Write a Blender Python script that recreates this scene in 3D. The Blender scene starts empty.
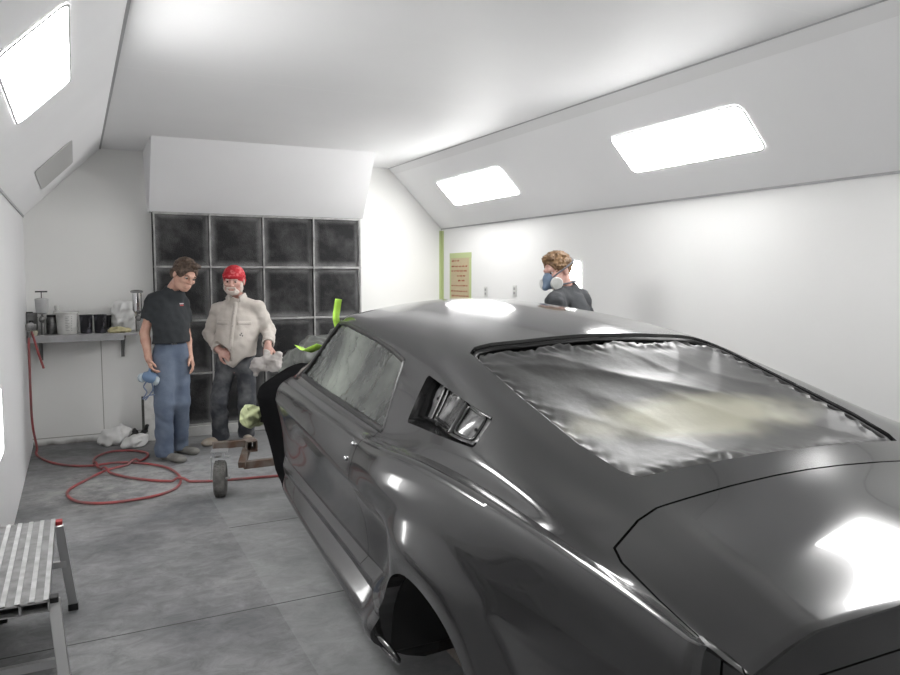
import bpy, bmesh, math, random
import numpy as np
from mathutils import Vector, Matrix, Euler
random.seed(7); RNG = np.random.RandomState(7)
SC = bpy.context.scene
COL = SC.collection
PI = math.pi

# ------------------------------------------------------------------ materials
def mat(name, col, rough=.5, metal=0., spec=.5, noise=None, bump=None, coat=0., col2=None, emit=0., sheen=0., alpha=1., ior=None, coatr=.05):
    m = bpy.data.materials.new(name); m.use_nodes = True
    nt = m.node_tree; N = nt.nodes; L = nt.links
    b = N['Principled BSDF']
    c4 = (col[0], col[1], col[2], 1)
    b.inputs['Base Color'].default_value = c4
    b.inputs['Roughness'].default_value = rough
    b.inputs['Metallic'].default_value = metal
    b.inputs['Specular IOR Level'].default_value = spec
    b.inputs['Coat Weight'].default_value = coat
    b.inputs['Coat Roughness'].default_value = coatr
    if ior: b.inputs['IOR'].default_value = ior
    if sheen: b.inputs['Sheen Weight'].default_value = sheen
    b.inputs['Alpha'].default_value = alpha
    if emit:
        b.inputs['Emission Color'].default_value = c4
        b.inputs['Emission Strength'].default_value = emit
    tc = N.new('ShaderNodeTexCoord')
    if noise:
        sc, det, lo, hi = noise
        t = N.new('ShaderNodeTexNoise'); t.inputs['Scale'].default_value = sc; t.inputs['Detail'].default_value = det
        r = N.new('ShaderNodeValToRGB')
        r.color_ramp.elements[0].position = lo; r.color_ramp.elements[1].position = hi
        c2 = col2 or tuple(x*.75 for x in col)
        r.color_ramp.elements[0].color = c4; r.color_ramp.elements[1].color = (c2[0], c2[1], c2[2], 1)
        L.new(tc.outputs['Object'], t.inputs['Vector']); L.new(t.outputs['Fac'], r.inputs['Fac'])
        L.new(r.outputs['Color'], b.inputs['Base Color'])
    if bump:
        sc, st = bump
        t = N.new('ShaderNodeTexNoise'); t.inputs['Scale'].default_value = sc; t.inputs['Detail'].default_value = 5
        bp = N.new('ShaderNodeBump'); bp.inputs['Strength'].default_value = st; bp.inputs['Distance'].default_value = .01
        L.new(tc.outputs['Object'], t.inputs['Vector']); L.new(t.outputs['Fac'], bp.inputs['Height'])
        L.new(bp.outputs['Normal'], b.inputs['Normal'])
    return m

# ------------------------------------------------------------------ mesh helpers
def link(name, me, m=None, parent=None, smooth=None):
    o = bpy.data.objects.new(name, me); COL.objects.link(o)
    if m is not None:
        for x in (m if isinstance(m, (list, tuple)) else [m]): me.materials.append(x)
    if parent is not None: o.parent = parent
    if smooth is not None:
        me.shade_smooth()
        if smooth < 179: me.set_sharp_from_angle(angle=math.radians(smooth))
    return o
def tag(o, label=None, cat=None, group=None, kind=None):
    if label: o['label'] = label
    if cat: o['category'] = cat
    if group: o['group'] = group
    if kind: o['kind'] = kind
    return o
def empty(name, loc=(0, 0, 0), rot=(0, 0, 0), label=None, cat=None, group=None):
    o = bpy.data.objects.new(name, None); COL.objects.link(o)
    o.location = loc; o.rotation_euler = rot; o.empty_display_size = .1
    return tag(o, label, cat, group)
def dup(root, loc=None, label=None, rot=None):
    r = root.copy(); COL.objects.link(r)
    if loc is not None: r.location = loc
    if rot is not None: r.rotation_euler = rot
    if label: r['label'] = label
    for ch in list(root.children):
        c = ch.copy(); COL.objects.link(c); c.parent = r
        for g in list(ch.children):
            d = g.copy(); COL.objects.link(d); d.parent = c
    return r
class MB:
    """collects shapes into one mesh"""
    def __init__(s): s.v = []; s.f = []
    def add(s, vs, fs):
        n = len(s.v); s.v += [tuple(map(float, p)) for p in vs]; s.f += [tuple(i+n for i in f) for f in fs]; return s
    def box(s, c, d, R=None):
        x, y, z = [k/2 for k in d]
        vs = [Vector(p) for p in ((-x,-y,-z),(x,-y,-z),(x,y,-z),(-x,y,-z),(-x,-y,z),(x,-y,z),(x,y,z),(-x,y,z))]
        if R is not None: vs = [R @ p for p in vs]
        c = Vector(c)
        return s.add([p+c for p in vs], [(0,3,2,1),(4,5,6,7),(0,1,5,4),(1,2,6,5),(2,3,7,6),(3,0,4,7)])
    def bar(s, a, b, w, h, up=(0,0,1)):
        a = Vector(a); b = Vector(b); d = (b-a); Lh = d.length; d.normalize(); up = Vector(up)
        sx = d.cross(up)
        if sx.length < 1e-4: sx = Vector((1,0,0))
        sx.normalize(); sz = sx.cross(d)
        R = Matrix((sx, d, sz)).transposed()
        return s.box((a+b)/2, (w, Lh, h), R)
    def tube(s, pts, r, n=10, closed=False, caps=True):
        P = [Vector(p) for p in pts]; m = len(P)
        rr = r if isinstance(r, (list, tuple)) else [r]*m
        t0 = (P[1]-P[0]).normalized()
        u = t0.orthogonal().normalized(); rings = []
        for i in range(m):
            if closed: t = (P[(i+1) % m]-P[i-1])
            else: t = P[min(i+1, m-1)]-P[max(i-1, 0)]
            if t.length < 1e-9: t = t0
            t.normalize(); u = (u - t*u.dot(t))
            if u.length < 1e-6: u = t.orthogonal()
            u.normalize(); w = t.cross(u)
            rings.append([P[i]+(u*math.cos(2*PI*k/n)+w*math.sin(2*PI*k/n))*rr[i] for k in range(n)])
        vs = [p for g in rings for p in g]; fs = []
        for i in range(m if closed else m-1):
            j = (i+1) % m
            for k in range(n):
                l = (k+1) % n; fs.append((i*n+k, i*n+l, j*n+l, j*n+k))
        if caps and not closed:
            fs.append(tuple(range(n-1, -1, -1))); fs.append(tuple((m-1)*n+k for k in range(n)))
        return s.add(vs, fs)
    def lathe(s, prof, c=(0,0,0), n=28, R=None, capb=True, capt=True):
        vs = []; fs = []; c = Vector(c)
        for r, z in prof:
            for k in range(n):
                p = Vector((r*math.cos(2*PI*k/n), r*math.sin(2*PI*k/n), z))
                if R is not None: p = R @ p
                vs.append(p+c)
        m = len(prof)
        for i in range(m-1):
            for k in range(n):
                l = (k+1) % n; fs.append((i*n+k, i*n+l, (i+1)*n+l, (i+1)*n+k))
        if capb: fs.append(tuple(range(n-1, -1, -1)))
        if capt: fs.append(tuple((m-1)*n+k for k in range(n)))
        return s.add(vs, fs)
    def prism(s, base, top):
        n = len(base); s.add(list(base)+list(top), [tuple(range(n-1, -1, -1)), tuple(range(n, 2*n))]+[(i, (i+1) % n, n+(i+1) % n, n+i) for i in range(n)]); return s
    def grid(s, P):
        """P: (a,b,3) array"""
        a, b = P.shape[:2]
        return s.add(P.reshape(-1, 3), [(i*b+j, i*b+j+1, (i+1)*b+j+1, (i+1)*b+j) for i in range(a-1) for j in range(b-1)])
    def mesh(s, name='m', fix=True):
        me = bpy.data.meshes.new(name); me.from_pydata(s.v, [], s.f); me.validate()
        if fix:
            bm = bmesh.new(); bm.from_mesh(me); bmesh.ops.recalc_face_normals(bm, faces=bm.faces); bm.to_mesh(me); bm.free()
        return me
    def build(s, name, m, parent=None, smooth=40, bevel=0., fix=True):
        o = link(name, s.mesh(name, fix), m, parent, smooth)
        if bevel:
            b = o.modifiers.new('bevel', 'BEVEL'); b.width = bevel; b.segments = 2; b.limit_method = 'ANGLE'; b.angle_limit = math.radians(50)
        return o
def realize(o):
    """bake the modifiers of o into a fresh mesh"""
    bpy.context.view_layer.update()
    dg = bpy.context.evaluated_depsgraph_get()
    me = bpy.data.meshes.new_from_object(o.evaluated_get(dg))
    o.modifiers.clear(); o.data = me; return o
SOLVER = 'MANIFOLD'
def boolean(o, cutters, op='DIFFERENCE'):
    for c in cutters:
        md = o.modifiers.new('b', 'BOOLEAN'); md.operation = op; md.solver = SOLVER; md.object = c
    return realize(o)
def kill(*os):
    for o in os: bpy.data.objects.remove(o, do_unlink=True)
def crom(P, n):
    """smooth curve through points P, n samples per span"""
    P = [Vector(p) for p in P]; Q = [P[0]*2-P[1]]+P+[P[-1]*2-P[-2]]; out = []
    for i in range(1, len(Q)-2):
        for k in range(n):
            t = k/n
            out.append(.5*((2*Q[i])+(Q[i+1]-Q[i-1])*t+(2*Q[i-1]-5*Q[i]+4*Q[i+1]-Q[i+2])*t*t+(3*Q[i]-Q[i-1]-3*Q[i+1]+Q[i+2])*t**3))
    return out+[P[-1]]
def smooth01(x):
    x = np.clip(x, 0, 1); return x*x*(3-2*x)
def vnoise(P, seed=0):
    """cheap smooth value noise on (...,3) array, about -1..1"""
    r = np.random.RandomState(seed); out = 0
    for k in range(7):
        d = r.normal(size=3); d /= np.linalg.norm(d); out = out+np.sin(P @ d*(1+.5*r.rand())*2*PI+r.rand()*6.28+1.3*np.sin(P @ r.normal(size=3)*2.1))
    return out/4.

# ------------------------------------------------------------------ camera (eye height 1.65 m)
F_PX = 740.
YAW = math.radians(26.80); PITCH = math.radians(4.597)
cd = bpy.data.cameras.new('camera'); cam = bpy.data.objects.new('camera', cd); COL.objects.link(cam)
cam.location = (0, 0, 1.65); cam.rotation_euler = (PI/2-PITCH, 0, -YAW)
cd.sensor_width = 36.; cd.lens = F_PX/900.*36.; cd.shift_y = -3./900.; cd.clip_start = .02; cd.clip_end = 100
SC.camera = cam
CF = np.array([math.sin(YAW)*math.cos(PITCH), math.cos(YAW)*math.cos(PITCH), -math.sin(PITCH)])
CR = np.array([math.cos(YAW), -math.sin(YAW), 0.]); CU = np.cross(CR, CF); CO = np.array([0, 0, 1.65])
def ray(x, y): return CF*F_PX+CR*(x-450.)+CU*(334.5-y)
def at_z(x, y, z=0.): d = ray(x, y); return CO+d*((z-1.65)/d[2])
def at_y(x, y, Y): d = ray(x, y); return CO+d*(Y/d[1])
def at_x(x, y, X): d = ray(x, y); return CO+d*(X/d[0])
SC.view_settings.view_transform = 'Standard'; SC.view_settings.look = 'None'
SC.view_settings.exposure = .22; SC.view_settings.gamma = 1.; SC.view_settings.use_curve_mapping = False
wd = bpy.data.worlds.new('world'); SC.world = wd; wd.use_nodes = True
wd.node_tree.nodes['Background'].inputs[0].default_value = (.8, .85, 1, 1); wd.node_tree.nodes['Background'].inputs[1].default_value = .05

# ------------------------------------------------------------------ the booth
XL, XR, YB, YF, ZW, ZC = -.42, 3.97, 8.08, -2.6, 2.2, 2.88
WL = .68
def wallmat(name, col, rough=.38, dirt=True):
    m = mat(name, col, rough, noise=(.9, 6, .35, .8), col2=tuple(c*.95 for c in col), bump=(60, .04), spec=.25)
    return m
M_wall = wallmat('white_wall_paint', (.86, .86, .85), .5); M_ceil = wallmat('white_ceiling_paint', (.88, .88, .885), .55)
M_left = wallmat('dusty_white_wall_paint', (.82, .82, .83), .5)
M_soff = wallmat('soffit_paint', (.87, .87, .88), .5)
# back wall: paint with panel joints and a dirty foot
def jointed(m, axis_lines, col=(.45, .44, .42), width=.004, foot=None):
    nt = m.node_tree; N = nt.nodes; L = nt.links; b = N['Principled BSDF']
    src = b.inputs['Base Color'].links[0].from_socket
    tc = N.new('ShaderNodeTexCoord'); sp = N.new('ShaderNodeSeparateXYZ'); L.new(tc.outputs['Object'], sp.inputs[0])
    def mth(op, a, bb=None):
        n = N.new('ShaderNodeMath'); n.operation = op
        if isinstance(a, (int, float)): n.inputs[0].default_value = a
        else: L.new(a, n.inputs[0])
        if bb is not None:
            if isinstance(bb, (int, float)): n.inputs[1].default_value = bb
            else: L.new(bb, n.inputs[1])
        return n.outputs[0]
    acc = None
    for ax, val, lo, hi in axis_lines:
        d = mth('LESS_THAN', mth('ABSOLUTE', mth('SUBTRACT', sp.outputs[ax], val)), width)
        if lo is not None:
            o = 'X' if ax != 'X' else ('Z' if foot else 'Y')
            d = mth('MULTIPLY', d, mth('MULTIPLY', mth('GREATER_THAN', sp.outputs[o], lo), mth('LESS_THAN', sp.outputs[o], hi)))
        acc = d if acc is None else mth('MAXIMUM', acc, d)
    mx = N.new('ShaderNodeMixRGB'); L.new(acc, mx.inputs[0]); L.new(src, mx.inputs[1]); mx.inputs[2].default_value = (*col, 1)
    out = mx.outputs[0]
    if foot:
        nz = N.new('ShaderNodeTexNoise'); nz.inputs['Scale'].default_value = 7; nz.inputs['Detail'].default_value = 8
        L.new(tc.outputs['Object'], nz.inputs['Vector'])
        h = mth('ADD', sp.outputs['Z'], mth('MULTIPLY', mth('SUBTRACT', nz.outputs['Fac'], .5), foot[0]*1.6))
        mr = N.new('ShaderNodeMapRange'); mr.inputs[1].default_value = foot[0]; mr.inputs[2].default_value = 0.; L.new(h, mr.inputs[0])
        m2 = N.new('ShaderNodeMixRGB'); L.new(mr.outputs[0], m2.inputs[0]); L.new(out, m2.inputs[1]); m2.inputs[2].default_value = (*foot[1], 1)
        out = m2.outputs[0]
    L.new(out, b.inputs['Base Color']); return m
M_back = jointed(wallmat('back_wall_paint', (.86, .86, .84), .5), [('X', .205, 0., 1.05), ('Z', .07, None, None)], (.40, .39, .36), .004, (.05, (.16, .15, .14)))
jointed(M_left, [('Y', 7.0, None, None)], (.6, .6, .6), .002)
jointed(M_ceil, [('Y', y, None, None) for y in (2.45, 3.67, 4.89, 6.11)], (.88, .88, .88), .006)

# floor: patched grey concrete with pale overspray, saw-cut joints
M_floor = mat('grey_concrete', (.255, .255, .26), .62, noise=(1.6, 10, .34, .70), col2=(.125, .127, .132), bump=(40, .12), spec=.3)
def floor_nodes(m):
    nt = m.node_tree; N = nt.nodes; L = nt.links; b = N['Principled BSDF']
    src = b.inputs['Base Color'].links[0].from_socket; tc = N.new('ShaderNodeTexCoord')
    def blob(cx, cy, r, col, amt, sc, src):
        mp = N.new('ShaderNodeVectorMath'); mp.operation = 'DISTANCE'; L.new(tc.outputs['Object'], mp.inputs[0]); mp.inputs[1].default_value = (cx, cy, 0)
        mr = N.new('ShaderNodeMapRange'); mr.interpolation_type = 'SMOOTHSTEP'; mr.inputs[1].default_value = r; mr.inputs[2].default_value = r*.25; L.new(mp.outputs['Value'], mr.inputs[0])
        nz = N.new('ShaderNodeTexNoise'); nz.inputs['Scale'].default_value = sc; nz.inputs['Detail'].default_value = 10; nz.inputs['Roughness'].default_value = .7
        L.new(tc.outputs['Object'], nz.inputs['Vector'])
        rp = N.new('ShaderNodeMapRange'); rp.inputs[1].default_value = .42; rp.inputs[2].default_value = .68; L.new(nz.outputs['Fac'], rp.inputs[0])
        mu = N.new('ShaderNodeMath'); mu.operation = 'MULTIPLY'; L.new(mr.outputs[0], mu.inputs[0]); L.new(rp.outputs[0], mu.inputs[1])
        m2 = N.new('ShaderNodeMath'); m2.operation = 'MULTIPLY'; L.new(mu.outputs[0], m2.inputs[0]); m2.inputs[1].default_value = amt
        mx = N.new('ShaderNodeMixRGB'); L.new(m2.outputs[0], mx.inputs[0]); L.new(src, mx.inputs[1]); mx.inputs[2].default_value = (*col, 1)
        return mx.outputs[0]
    n2 = N.new('ShaderNodeTexNoise'); n2.inputs['Scale'].default_value = 9; n2.inputs['Detail'].default_value = 12; n2.inputs['Roughness'].default_value = .75; n2.inputs['Distortion'].default_value = .6
    mp_ = N.new('ShaderNodeMapping'); mp_.inputs['Scale'].default_value = (.8, 1.15, 1); mp_.inputs['Rotation'].default_value = (0, 0, .9); L.new(tc.outputs['Object'], mp_.inputs[0]); L.new(mp_.outputs[0], n2.inputs['Vector'])
    r2 = N.new('ShaderNodeMapRange'); r2.inputs[1].default_value = .30; r2.inputs[2].default_value = .72; r2.inputs[3].default_value = .62; r2.inputs[4].default_value = 1.35; L.new(n2.outputs['Fac'], r2.inputs[0])
    vm = N.new('ShaderNodeVectorMath'); vm.operation = 'SCALE'; L.new(src, vm.inputs[0]); L.new(r2.outputs[0], vm.inputs['Scale']); src = vm.outputs[0]
    out = blob(.25, 6.3, 1.0, (.46, .46, .44), .85, 6, src)
    out = blob(.9, 6.4, 1.0, (.42, .43, .44), .8, 8, out)
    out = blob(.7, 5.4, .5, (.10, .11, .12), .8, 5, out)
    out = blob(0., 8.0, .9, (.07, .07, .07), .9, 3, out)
    # the paler slab under the car
    sp = N.new('ShaderNodeSeparateXYZ'); L.new(tc.outputs['Object'], sp.inputs[0])
    g = N.new('ShaderNodeMath'); g.operation = 'GREATER_THAN'; L.new(sp.outputs['X'], g.inputs[0]); g.inputs[1].default_value = .84
    g2 = N.new('ShaderNodeMath'); g2.operation = 'MULTIPLY'; L.new(g.outputs[0], g2.inputs[0]); g2.inputs[1].default_value = .25
    mx = N.new('ShaderNodeMixRGB'); L.new(g2.outputs[0], mx.inputs[0]); L.new(out, mx.inputs[1]); mx.inputs[2].default_value = (.34, .35, .35, 1)
    L.new(mx.outputs[0], b.inputs['Base Color'])
floor_nodes(M_floor); jointed(M_floor, [('Y', 3.61, None, None), ('Y', 4.87, .84, 9)], (.05, .05, .05), .0045)

def quadset(name, quads, m, kind='structure', thick=None):
    b = MB()
    for q in quads: b.add(q, [tuple(range(len(q)))])
    o = b.build(name, m, None, 30, fix=False); o['kind'] = kind
    return o
# every plane of the shell is a slab 10 cm thick, facing inwards
def slab(name, quad, out, m):
    q = [Vector(p) for p in quad]; o = Vector(out)*.1
    b = MB(); b.prism(q, [p+o for p in q]); ob = b.build(name, m, None, 30); ob['kind'] = 'structure'; return ob
slab('floor', [(XL-.1, YF, 0), (XR+.1, YF, 0), (XR+.1, YB+.1, 0), (XL-.1, YB+.1, 0)], (0, 0, -1), M_floor)
slab('wall_left', [(XL, YF, 0), (XL, YB, 0), (XL, YB, ZW), (XL, YF, ZW)], (-1, 0, 0), M_left)
slab('wall_right', [(XR, YF, 0), (XR, YB, 0), (XR, YB, ZW), (XR, YF, ZW)], (1, 0, 0), M_wall)
slab('wall_back', [(XL, YB, 0), (XR, YB, 0), (XR, YB, ZC+.05), (XL, YB, ZC+.05)], (0, 1, 0), M_back)
slab('wall_front', [(XL, YF, 0), (XR, YF, 0), (XR, YF, ZC+.05), (XL, YF, ZC+.05)], (0, -1, 0), M_wall)
slab('ceiling', [(XL+WL, YF, ZC), (XR-WL, YF, ZC), (XR-WL, YB, ZC), (XL+WL, YB, ZC)], (0, 0, 1), M_ceil)
M_slopeL = wallmat('left_slope_paint', (.90, .90, .91), .5); M_slopeR = wallmat('right_slope_paint', (.90, .90, .905), .5)
s2 = math.sqrt(.5)
slab('ceiling_left_slope', [(XL, YF, ZW), (XL, YB, ZW), (XL+WL, YB, ZC), (XL+WL, YF, ZC)], (-s2, 0, s2), M_slopeL)
slab('ceiling_right_slope', [(XR, YF, ZW), (XR, YB, ZW), (XR-WL, YB, ZC), (XR-WL, YF, ZC)], (s2, 0, s2), M_slopeR)
# cover strip along the top of the right slope and along the foot of each slope
M_trim = wallmat('trim_paint', (.82, .82, .82), .4)
def trim(name, a, b, w, h, up, m=M_trim):
    o = MB().bar(a, b, w, h, up).build(name, m, None, 30); o['kind'] = 'structure'; return o
trim('trim_1', (XR-WL+.03, YF, ZC-.035), (XR-WL+.03, YB, ZC-.035), .085, .008, (-1, 0, -1))
M_seal = mat('grey_joint_sealant', (.42, .42, .43), .6)
trim('trim_2', (XR-.006, YF, ZW), (XR-.006, YB, ZW), .014, .008, (-1, 0, 0), M_seal)
trim('trim_3', (XL+.006, YF, ZW), (XL+.006, YB, ZW), .02, .01, (1, 0, 0), M_seal)
trim('trim_6', (XR-WL-.004, YF, ZC-.003), (XR-WL-.004, YB, ZC-.003), .012, .006, (0, 0, 1), M_seal)
trim('trim_4', (XL+WL, YF, ZC-.004), (XL+WL, YB, ZC-.004), .016, .008, (0, 0, 1), M_seal)
# exhaust plenum: sloped soffit above the filter bank, its cheeks, and the kerb below
YFI = 7.90
sx0, sx1 = .70, 2.87
FZ0, FZ1 = .10, 2.275
b = MB()
tl, tr = Vector((.645, 7.14, ZC)), Vector((2.74, 7.08, ZC))
bl, br = Vector((sx0-.03, YFI-.02, FZ1)), Vector((sx1+.02, YFI-.02, FZ1))
pts = [bl, br, tr, tl, Vector((sx0-.03, YB, FZ1)), Vector((sx1+.02, YB, FZ1)), Vector((2.74, YB, ZC)), Vector((.645, YB, ZC))]
b.add(pts, [(0, 1, 2, 3), (4, 0, 3, 7), (1, 5, 6, 2), (4, 5, 1, 0), (5, 4, 7, 6), (3, 2, 6, 7)])
o = b.build('wall_soffit', M_soff, None, 20); o['kind'] = 'structure'
M_kerb = mat('dusty_kerb', (.50, .50, .49), .7, noise=(5, 6, .4, .7))
o = MB().box(((sx0+sx1)/2, (YFI+YB)/2-.02, FZ0/2), (sx1-sx0+.06, YB-YFI+.04, FZ0)).build('trim_5', M_kerb, None, 30, bevel=.006); o['kind'] = 'structure'
M_gap = mat('dirt_line', (.10, .10, .095), .9)

# filter rack and its sixteen filter pads
M_rack = mat('dusty_galvanised_rack', (.42, .42, .41), .55, metal=.35, noise=(9, 8, .35, .7), col2=(.22, .22, .22))
M_filt = mat('black_filter_mat', (.016, .016, .017), .85, bump=(90, .8), spec=.25)
def filter_nodes(m):
    nt = m.node_tree; N = nt.nodes; L = nt.links; b = N['Principled BSDF']; tc = N.new('ShaderNodeTexCoord')
    nz = N.new('ShaderNodeTexNoise'); nz.inputs['Scale'].default_value = 3.2; nz.inputs['Detail'].default_value = 11; nz.inputs['Roughness'].default_value = .65
    oi = N.new('ShaderNodeObjectInfo'); ad = N.new('ShaderNodeVectorMath'); ad.operation = 'ADD'
    sc = N.new('ShaderNodeVectorMath'); sc.operation = 'SCALE'; sc.inputs['Scale'].default_value = 31.; sc.inputs[0].default_value = (1, .3, .7); L.new(oi.outputs['Random'], sc.inputs['Scale'])
    sc2 = N.new('ShaderNodeVectorMath'); sc2.operation = 'SCALE'; sc2.inputs['Scale'].default_value = 40; L.new(sc.outputs[0], sc2.inputs[0])
    L.new(tc.outputs['Object'], ad.inputs[0]); L.new(sc2.outputs[0], ad.inputs[1]); L.new(ad.outputs[0], nz.inputs['Vector'])
    # overspray gathers towards the rim of each pad
    sp = N.new('ShaderNodeSeparateXYZ'); L.new(tc.outputs['Generated'], sp.inputs[0])
    def mth(op, a, bb):
        n = N.new('ShaderNodeMath'); n.operation = op
        for i, q in enumerate((a, bb)):
            if q is None: continue
            if isinstance(q, (int, float)): n.inputs[i].default_value = q
            else: L.new(q, n.inputs[i])
        return n.outputs[0]
    ex = mth('ABSOLUTE', mth('SUBTRACT', sp.outputs['X'], .5), None); ez = mth('ABSOLUTE', mth('SUBTRACT', sp.outputs['Z'], .5), None)
    e = mth('MAXIMUM', ex, ez)
    rim = N.new('ShaderNodeMapRange'); rim.interpolation_type = 'SMOOTHSTEP'; rim.inputs[1].default_value = .36; rim.inputs[2].default_value = .52; L.new(e, rim.inputs[0])
    f = mth('MULTIPLY', rim.outputs[0], mth('MULTIPLY', nz.outputs['Fac'], 1.1))
    r2 = N.new('ShaderNodeMapRange'); r2.inputs[1].default_value = .42; r2.inputs[2].default_value = .80; r2.inputs[4].default_value = .30; L.new(nz.outputs['Fac'], r2.inputs[0])
    f = mth('ADD', f, r2.outputs[0])
    mx = N.new('ShaderNodeMixRGB'); L.new(f, mx.inputs[0]); mx.inputs[1].default_value = (.022, .022, .023, 1); mx.inputs[2].default_value = (.30, .30, .30, 1)
    L.new(mx.outputs[0], b.inputs['Base Color'])
filter_nodes(M_filt)
rack = empty('filter_rack', ((sx0+sx1)/2, YFI, FZ0), label='grey metal rack holding the black exhaust filters below the sloped soffit', cat='rack')
FW = (sx1-sx0)/4; FH = (FZ1-FZ0)/4
rb = MB().box((0, .10, (FZ1-FZ0)/2), (sx1-sx0, .02, FZ1-FZ0)); rb.build('back_panel', mat('rack_back', (.03, .03, .03), .8), rack)
for i in range(5):
    x = -(sx1-sx0)/2+i*FW
    x += .012 if i == 0 else (-.012 if i == 4 else 0)
    MB().box((x, -.004, (FZ1-FZ0)/2), (.016, .02, FZ1-FZ0)).build('upright', M_rack, rack, bevel=.002)
for j in range(5):
    z = j*FH+(.011 if j == 0 else (-.011 if j == 4 else 0))
    MB().box((0, -.001, z), (sx1-sx0, .018, .022)).build('rail', M_rack, rack, bevel=.002)
def filter_pad():
    n = 22; X = np.linspace(-1, 1, n); P = np.zeros((n, n, 3))
    for i, a in enumerate(X):
        for j, c in enumerate(X):
            P[i, j] = (a*(FW/2-.012), 0, c*(FH/2-.012))
    P[..., 1] = .022-.022*(1-np.abs(P[..., 0]/(FW/2))**4)*(1-np.abs(P[..., 2]/(FH/2))**4)+.006*vnoise(P*3.1, 3)
    b = MB(); b.grid(P); B = P.copy(); B[..., 1] = .06; b.grid(B)
    ring = [(0, j) for j in range(n)]+[(i, n-1) for i in range(1, n)]+[(n-1, j) for j in range(n-2, -1, -1)]+[(i, 0) for i in range(n-2, 0, -1)]
    k = len(ring); b.add([P[q] for q in ring]+[B[q] for q in ring], [(i, (i+1) % k, k+(i+1) % k, k+i) for i in range(k)])
    return b
fp = None
rown = ['bottom', 'second lowest', 'second highest', 'top']; coln = ['leftmost', 'second from left', 'third from left', 'rightmost']
for j in range(4):
    for i in range(4):
        loc = (sx0+(i+.5)*FW, YFI+.006, FZ0+(j+.5)*FH)
        lab = 'black dusty exhaust filter pad, %s column, %s row of the rack' % (coln[i], rown[j])
        if fp is None: fp = filter_pad().build('exhaust_filter', M_filt, None, 60); fp.location = loc; tag(fp, lab, 'filter', 'exhaust filters in the rack')
        else: dup(fp, loc, lab)

# ceiling lamps let into the slopes
LAMP = 21.
ML = lambda k: mat('lit_diffuser', (1., .995, .985), .4, emit=k); M_dark = mat('unlit_diffuser', (.46, .46, .45), .35)
M_frame = mat('lamp_frame', (.55, .55, .55), .6)
def rrect(w, h, r, n=5):
    out = []
    for cx, cy, a in ((w/2-r, h/2-r, 0), (-w/2+r, h/2-r, 90), (-w/2+r, -h/2+r, 180), (w/2-r, -h/2+r, 270)):
        for k in range(n+1):
            t = math.radians(a+90*k/n); out.append((cx+r*math.cos(t), cy+r*math.sin(t)))
    return out
def lamp(name, loc, rot, w, h, md, label, cat='lamp', group=None):
    e = empty(name, loc, rot, label, cat, group)
    q = rrect(w, h, .045); MB().prism([(x, y, .0) for x, y in q], [(x, y, .004) for x, y in q]).build('diffuser', md, e, 30)
    q2 = rrect(w+.02, h+.02, .052); k = len(q)
    vs = [(x, y, .005) for x, y in q]+[(x, y, .005) for x, y in q2]+[(x, y, 0.) for x, y in q]+[(x, y, 0.) for x, y in q2]
    fs = []
    for i in range(k):
        j = (i+1) % k; fs += [(i, j, k+j, k+i), (k+i, k+j, 3*k+j, 3*k+i), (j, i, 2*k+i, 2*k+j)]
    MB().add(vs, fs).build('frame', M_frame, e, 30); return e
def slope_rot(side): return Euler((0, PI-PI/4 if side > 0 else PI+PI/4, 0)) if False else None
def lamp_on_slope(side, y, ln, md, label, group=None):
    # local x runs along the booth, local z points into the room
    zl = Vector((-s2, 0, -s2)) if side > 0 else Vector((s2, 0, -s2)); xl = Vector((0, 1, 0)); yl = zl.cross(xl)
    R = Matrix((xl, yl, zl)).transposed()
    c = Vector((3.64, y, 2.53)) if side > 0 else Vector((-.11, y, 2.51)); c += zl*.002
    return lamp('ceiling_lamp', c, R.to_euler(), ln, .33, md, label, 'lamp', group)
g = 'lamps in the sloped ceiling'
lamp_on_slope(1, 3.79, 1.18, ML(19.), 'large lit ceiling lamp in the right slope, nearer of the two there', g)
lamp_on_slope(1, 6.63, 1.33, ML(27.), 'smaller looking lit ceiling lamp in the right slope near the back wall', g)
lamp_on_slope(1, 1.60, 1.2, ML(14.), 'lit ceiling lamp in the right slope beside the tail of the car', g)
lamp_on_slope(1, -.9, 1.2, ML(14.), 'lit ceiling lamp in the right slope behind the viewpoint', g)
lamp_on_slope(-1, 3.67, 1.2, ML(31.), 'lit ceiling lamp in the left slope, cut by the top left of the photo', g)
lamp_on_slope(-1, .95, 1.2, ML(14.), 'lit ceiling lamp in the left slope behind the viewpoint', g)
lamp_on_slope(-1, 6.74, 1.22, M_dark, 'unlit grey ceiling lamp in the left slope near the back wall', g)
def lamp_on_wall(side, y, z, ln, h, md, label):
    zl = Vector((-1, 0, 0)) if side > 0 else Vector((1, 0, 0)); xl = Vector((0, 1, 0)); yl = zl.cross(xl)
    R = Matrix((xl, yl, zl)).transposed()
    return lamp('wall_lamp', Vector(((XR if side > 0 else XL), y, z))+zl*.002, R.to_euler(), ln, h, md, label, 'lamp', 'lamps in the side walls')
M_wlamp = mat('lit_wall_diffuser', (1., .995, .985), .4, emit=8.)
lamp_on_wall(1, 5.46, 1.20, .34, 1.15, M_wlamp, 'tall bright wall lamp in the right wall behind the man with the respirator')
lamp_on_wall(-1, 4.88, .80, .34, .38, M_wlamp, 'bright wall lamp in the left wall at the edge of the photo')
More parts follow.
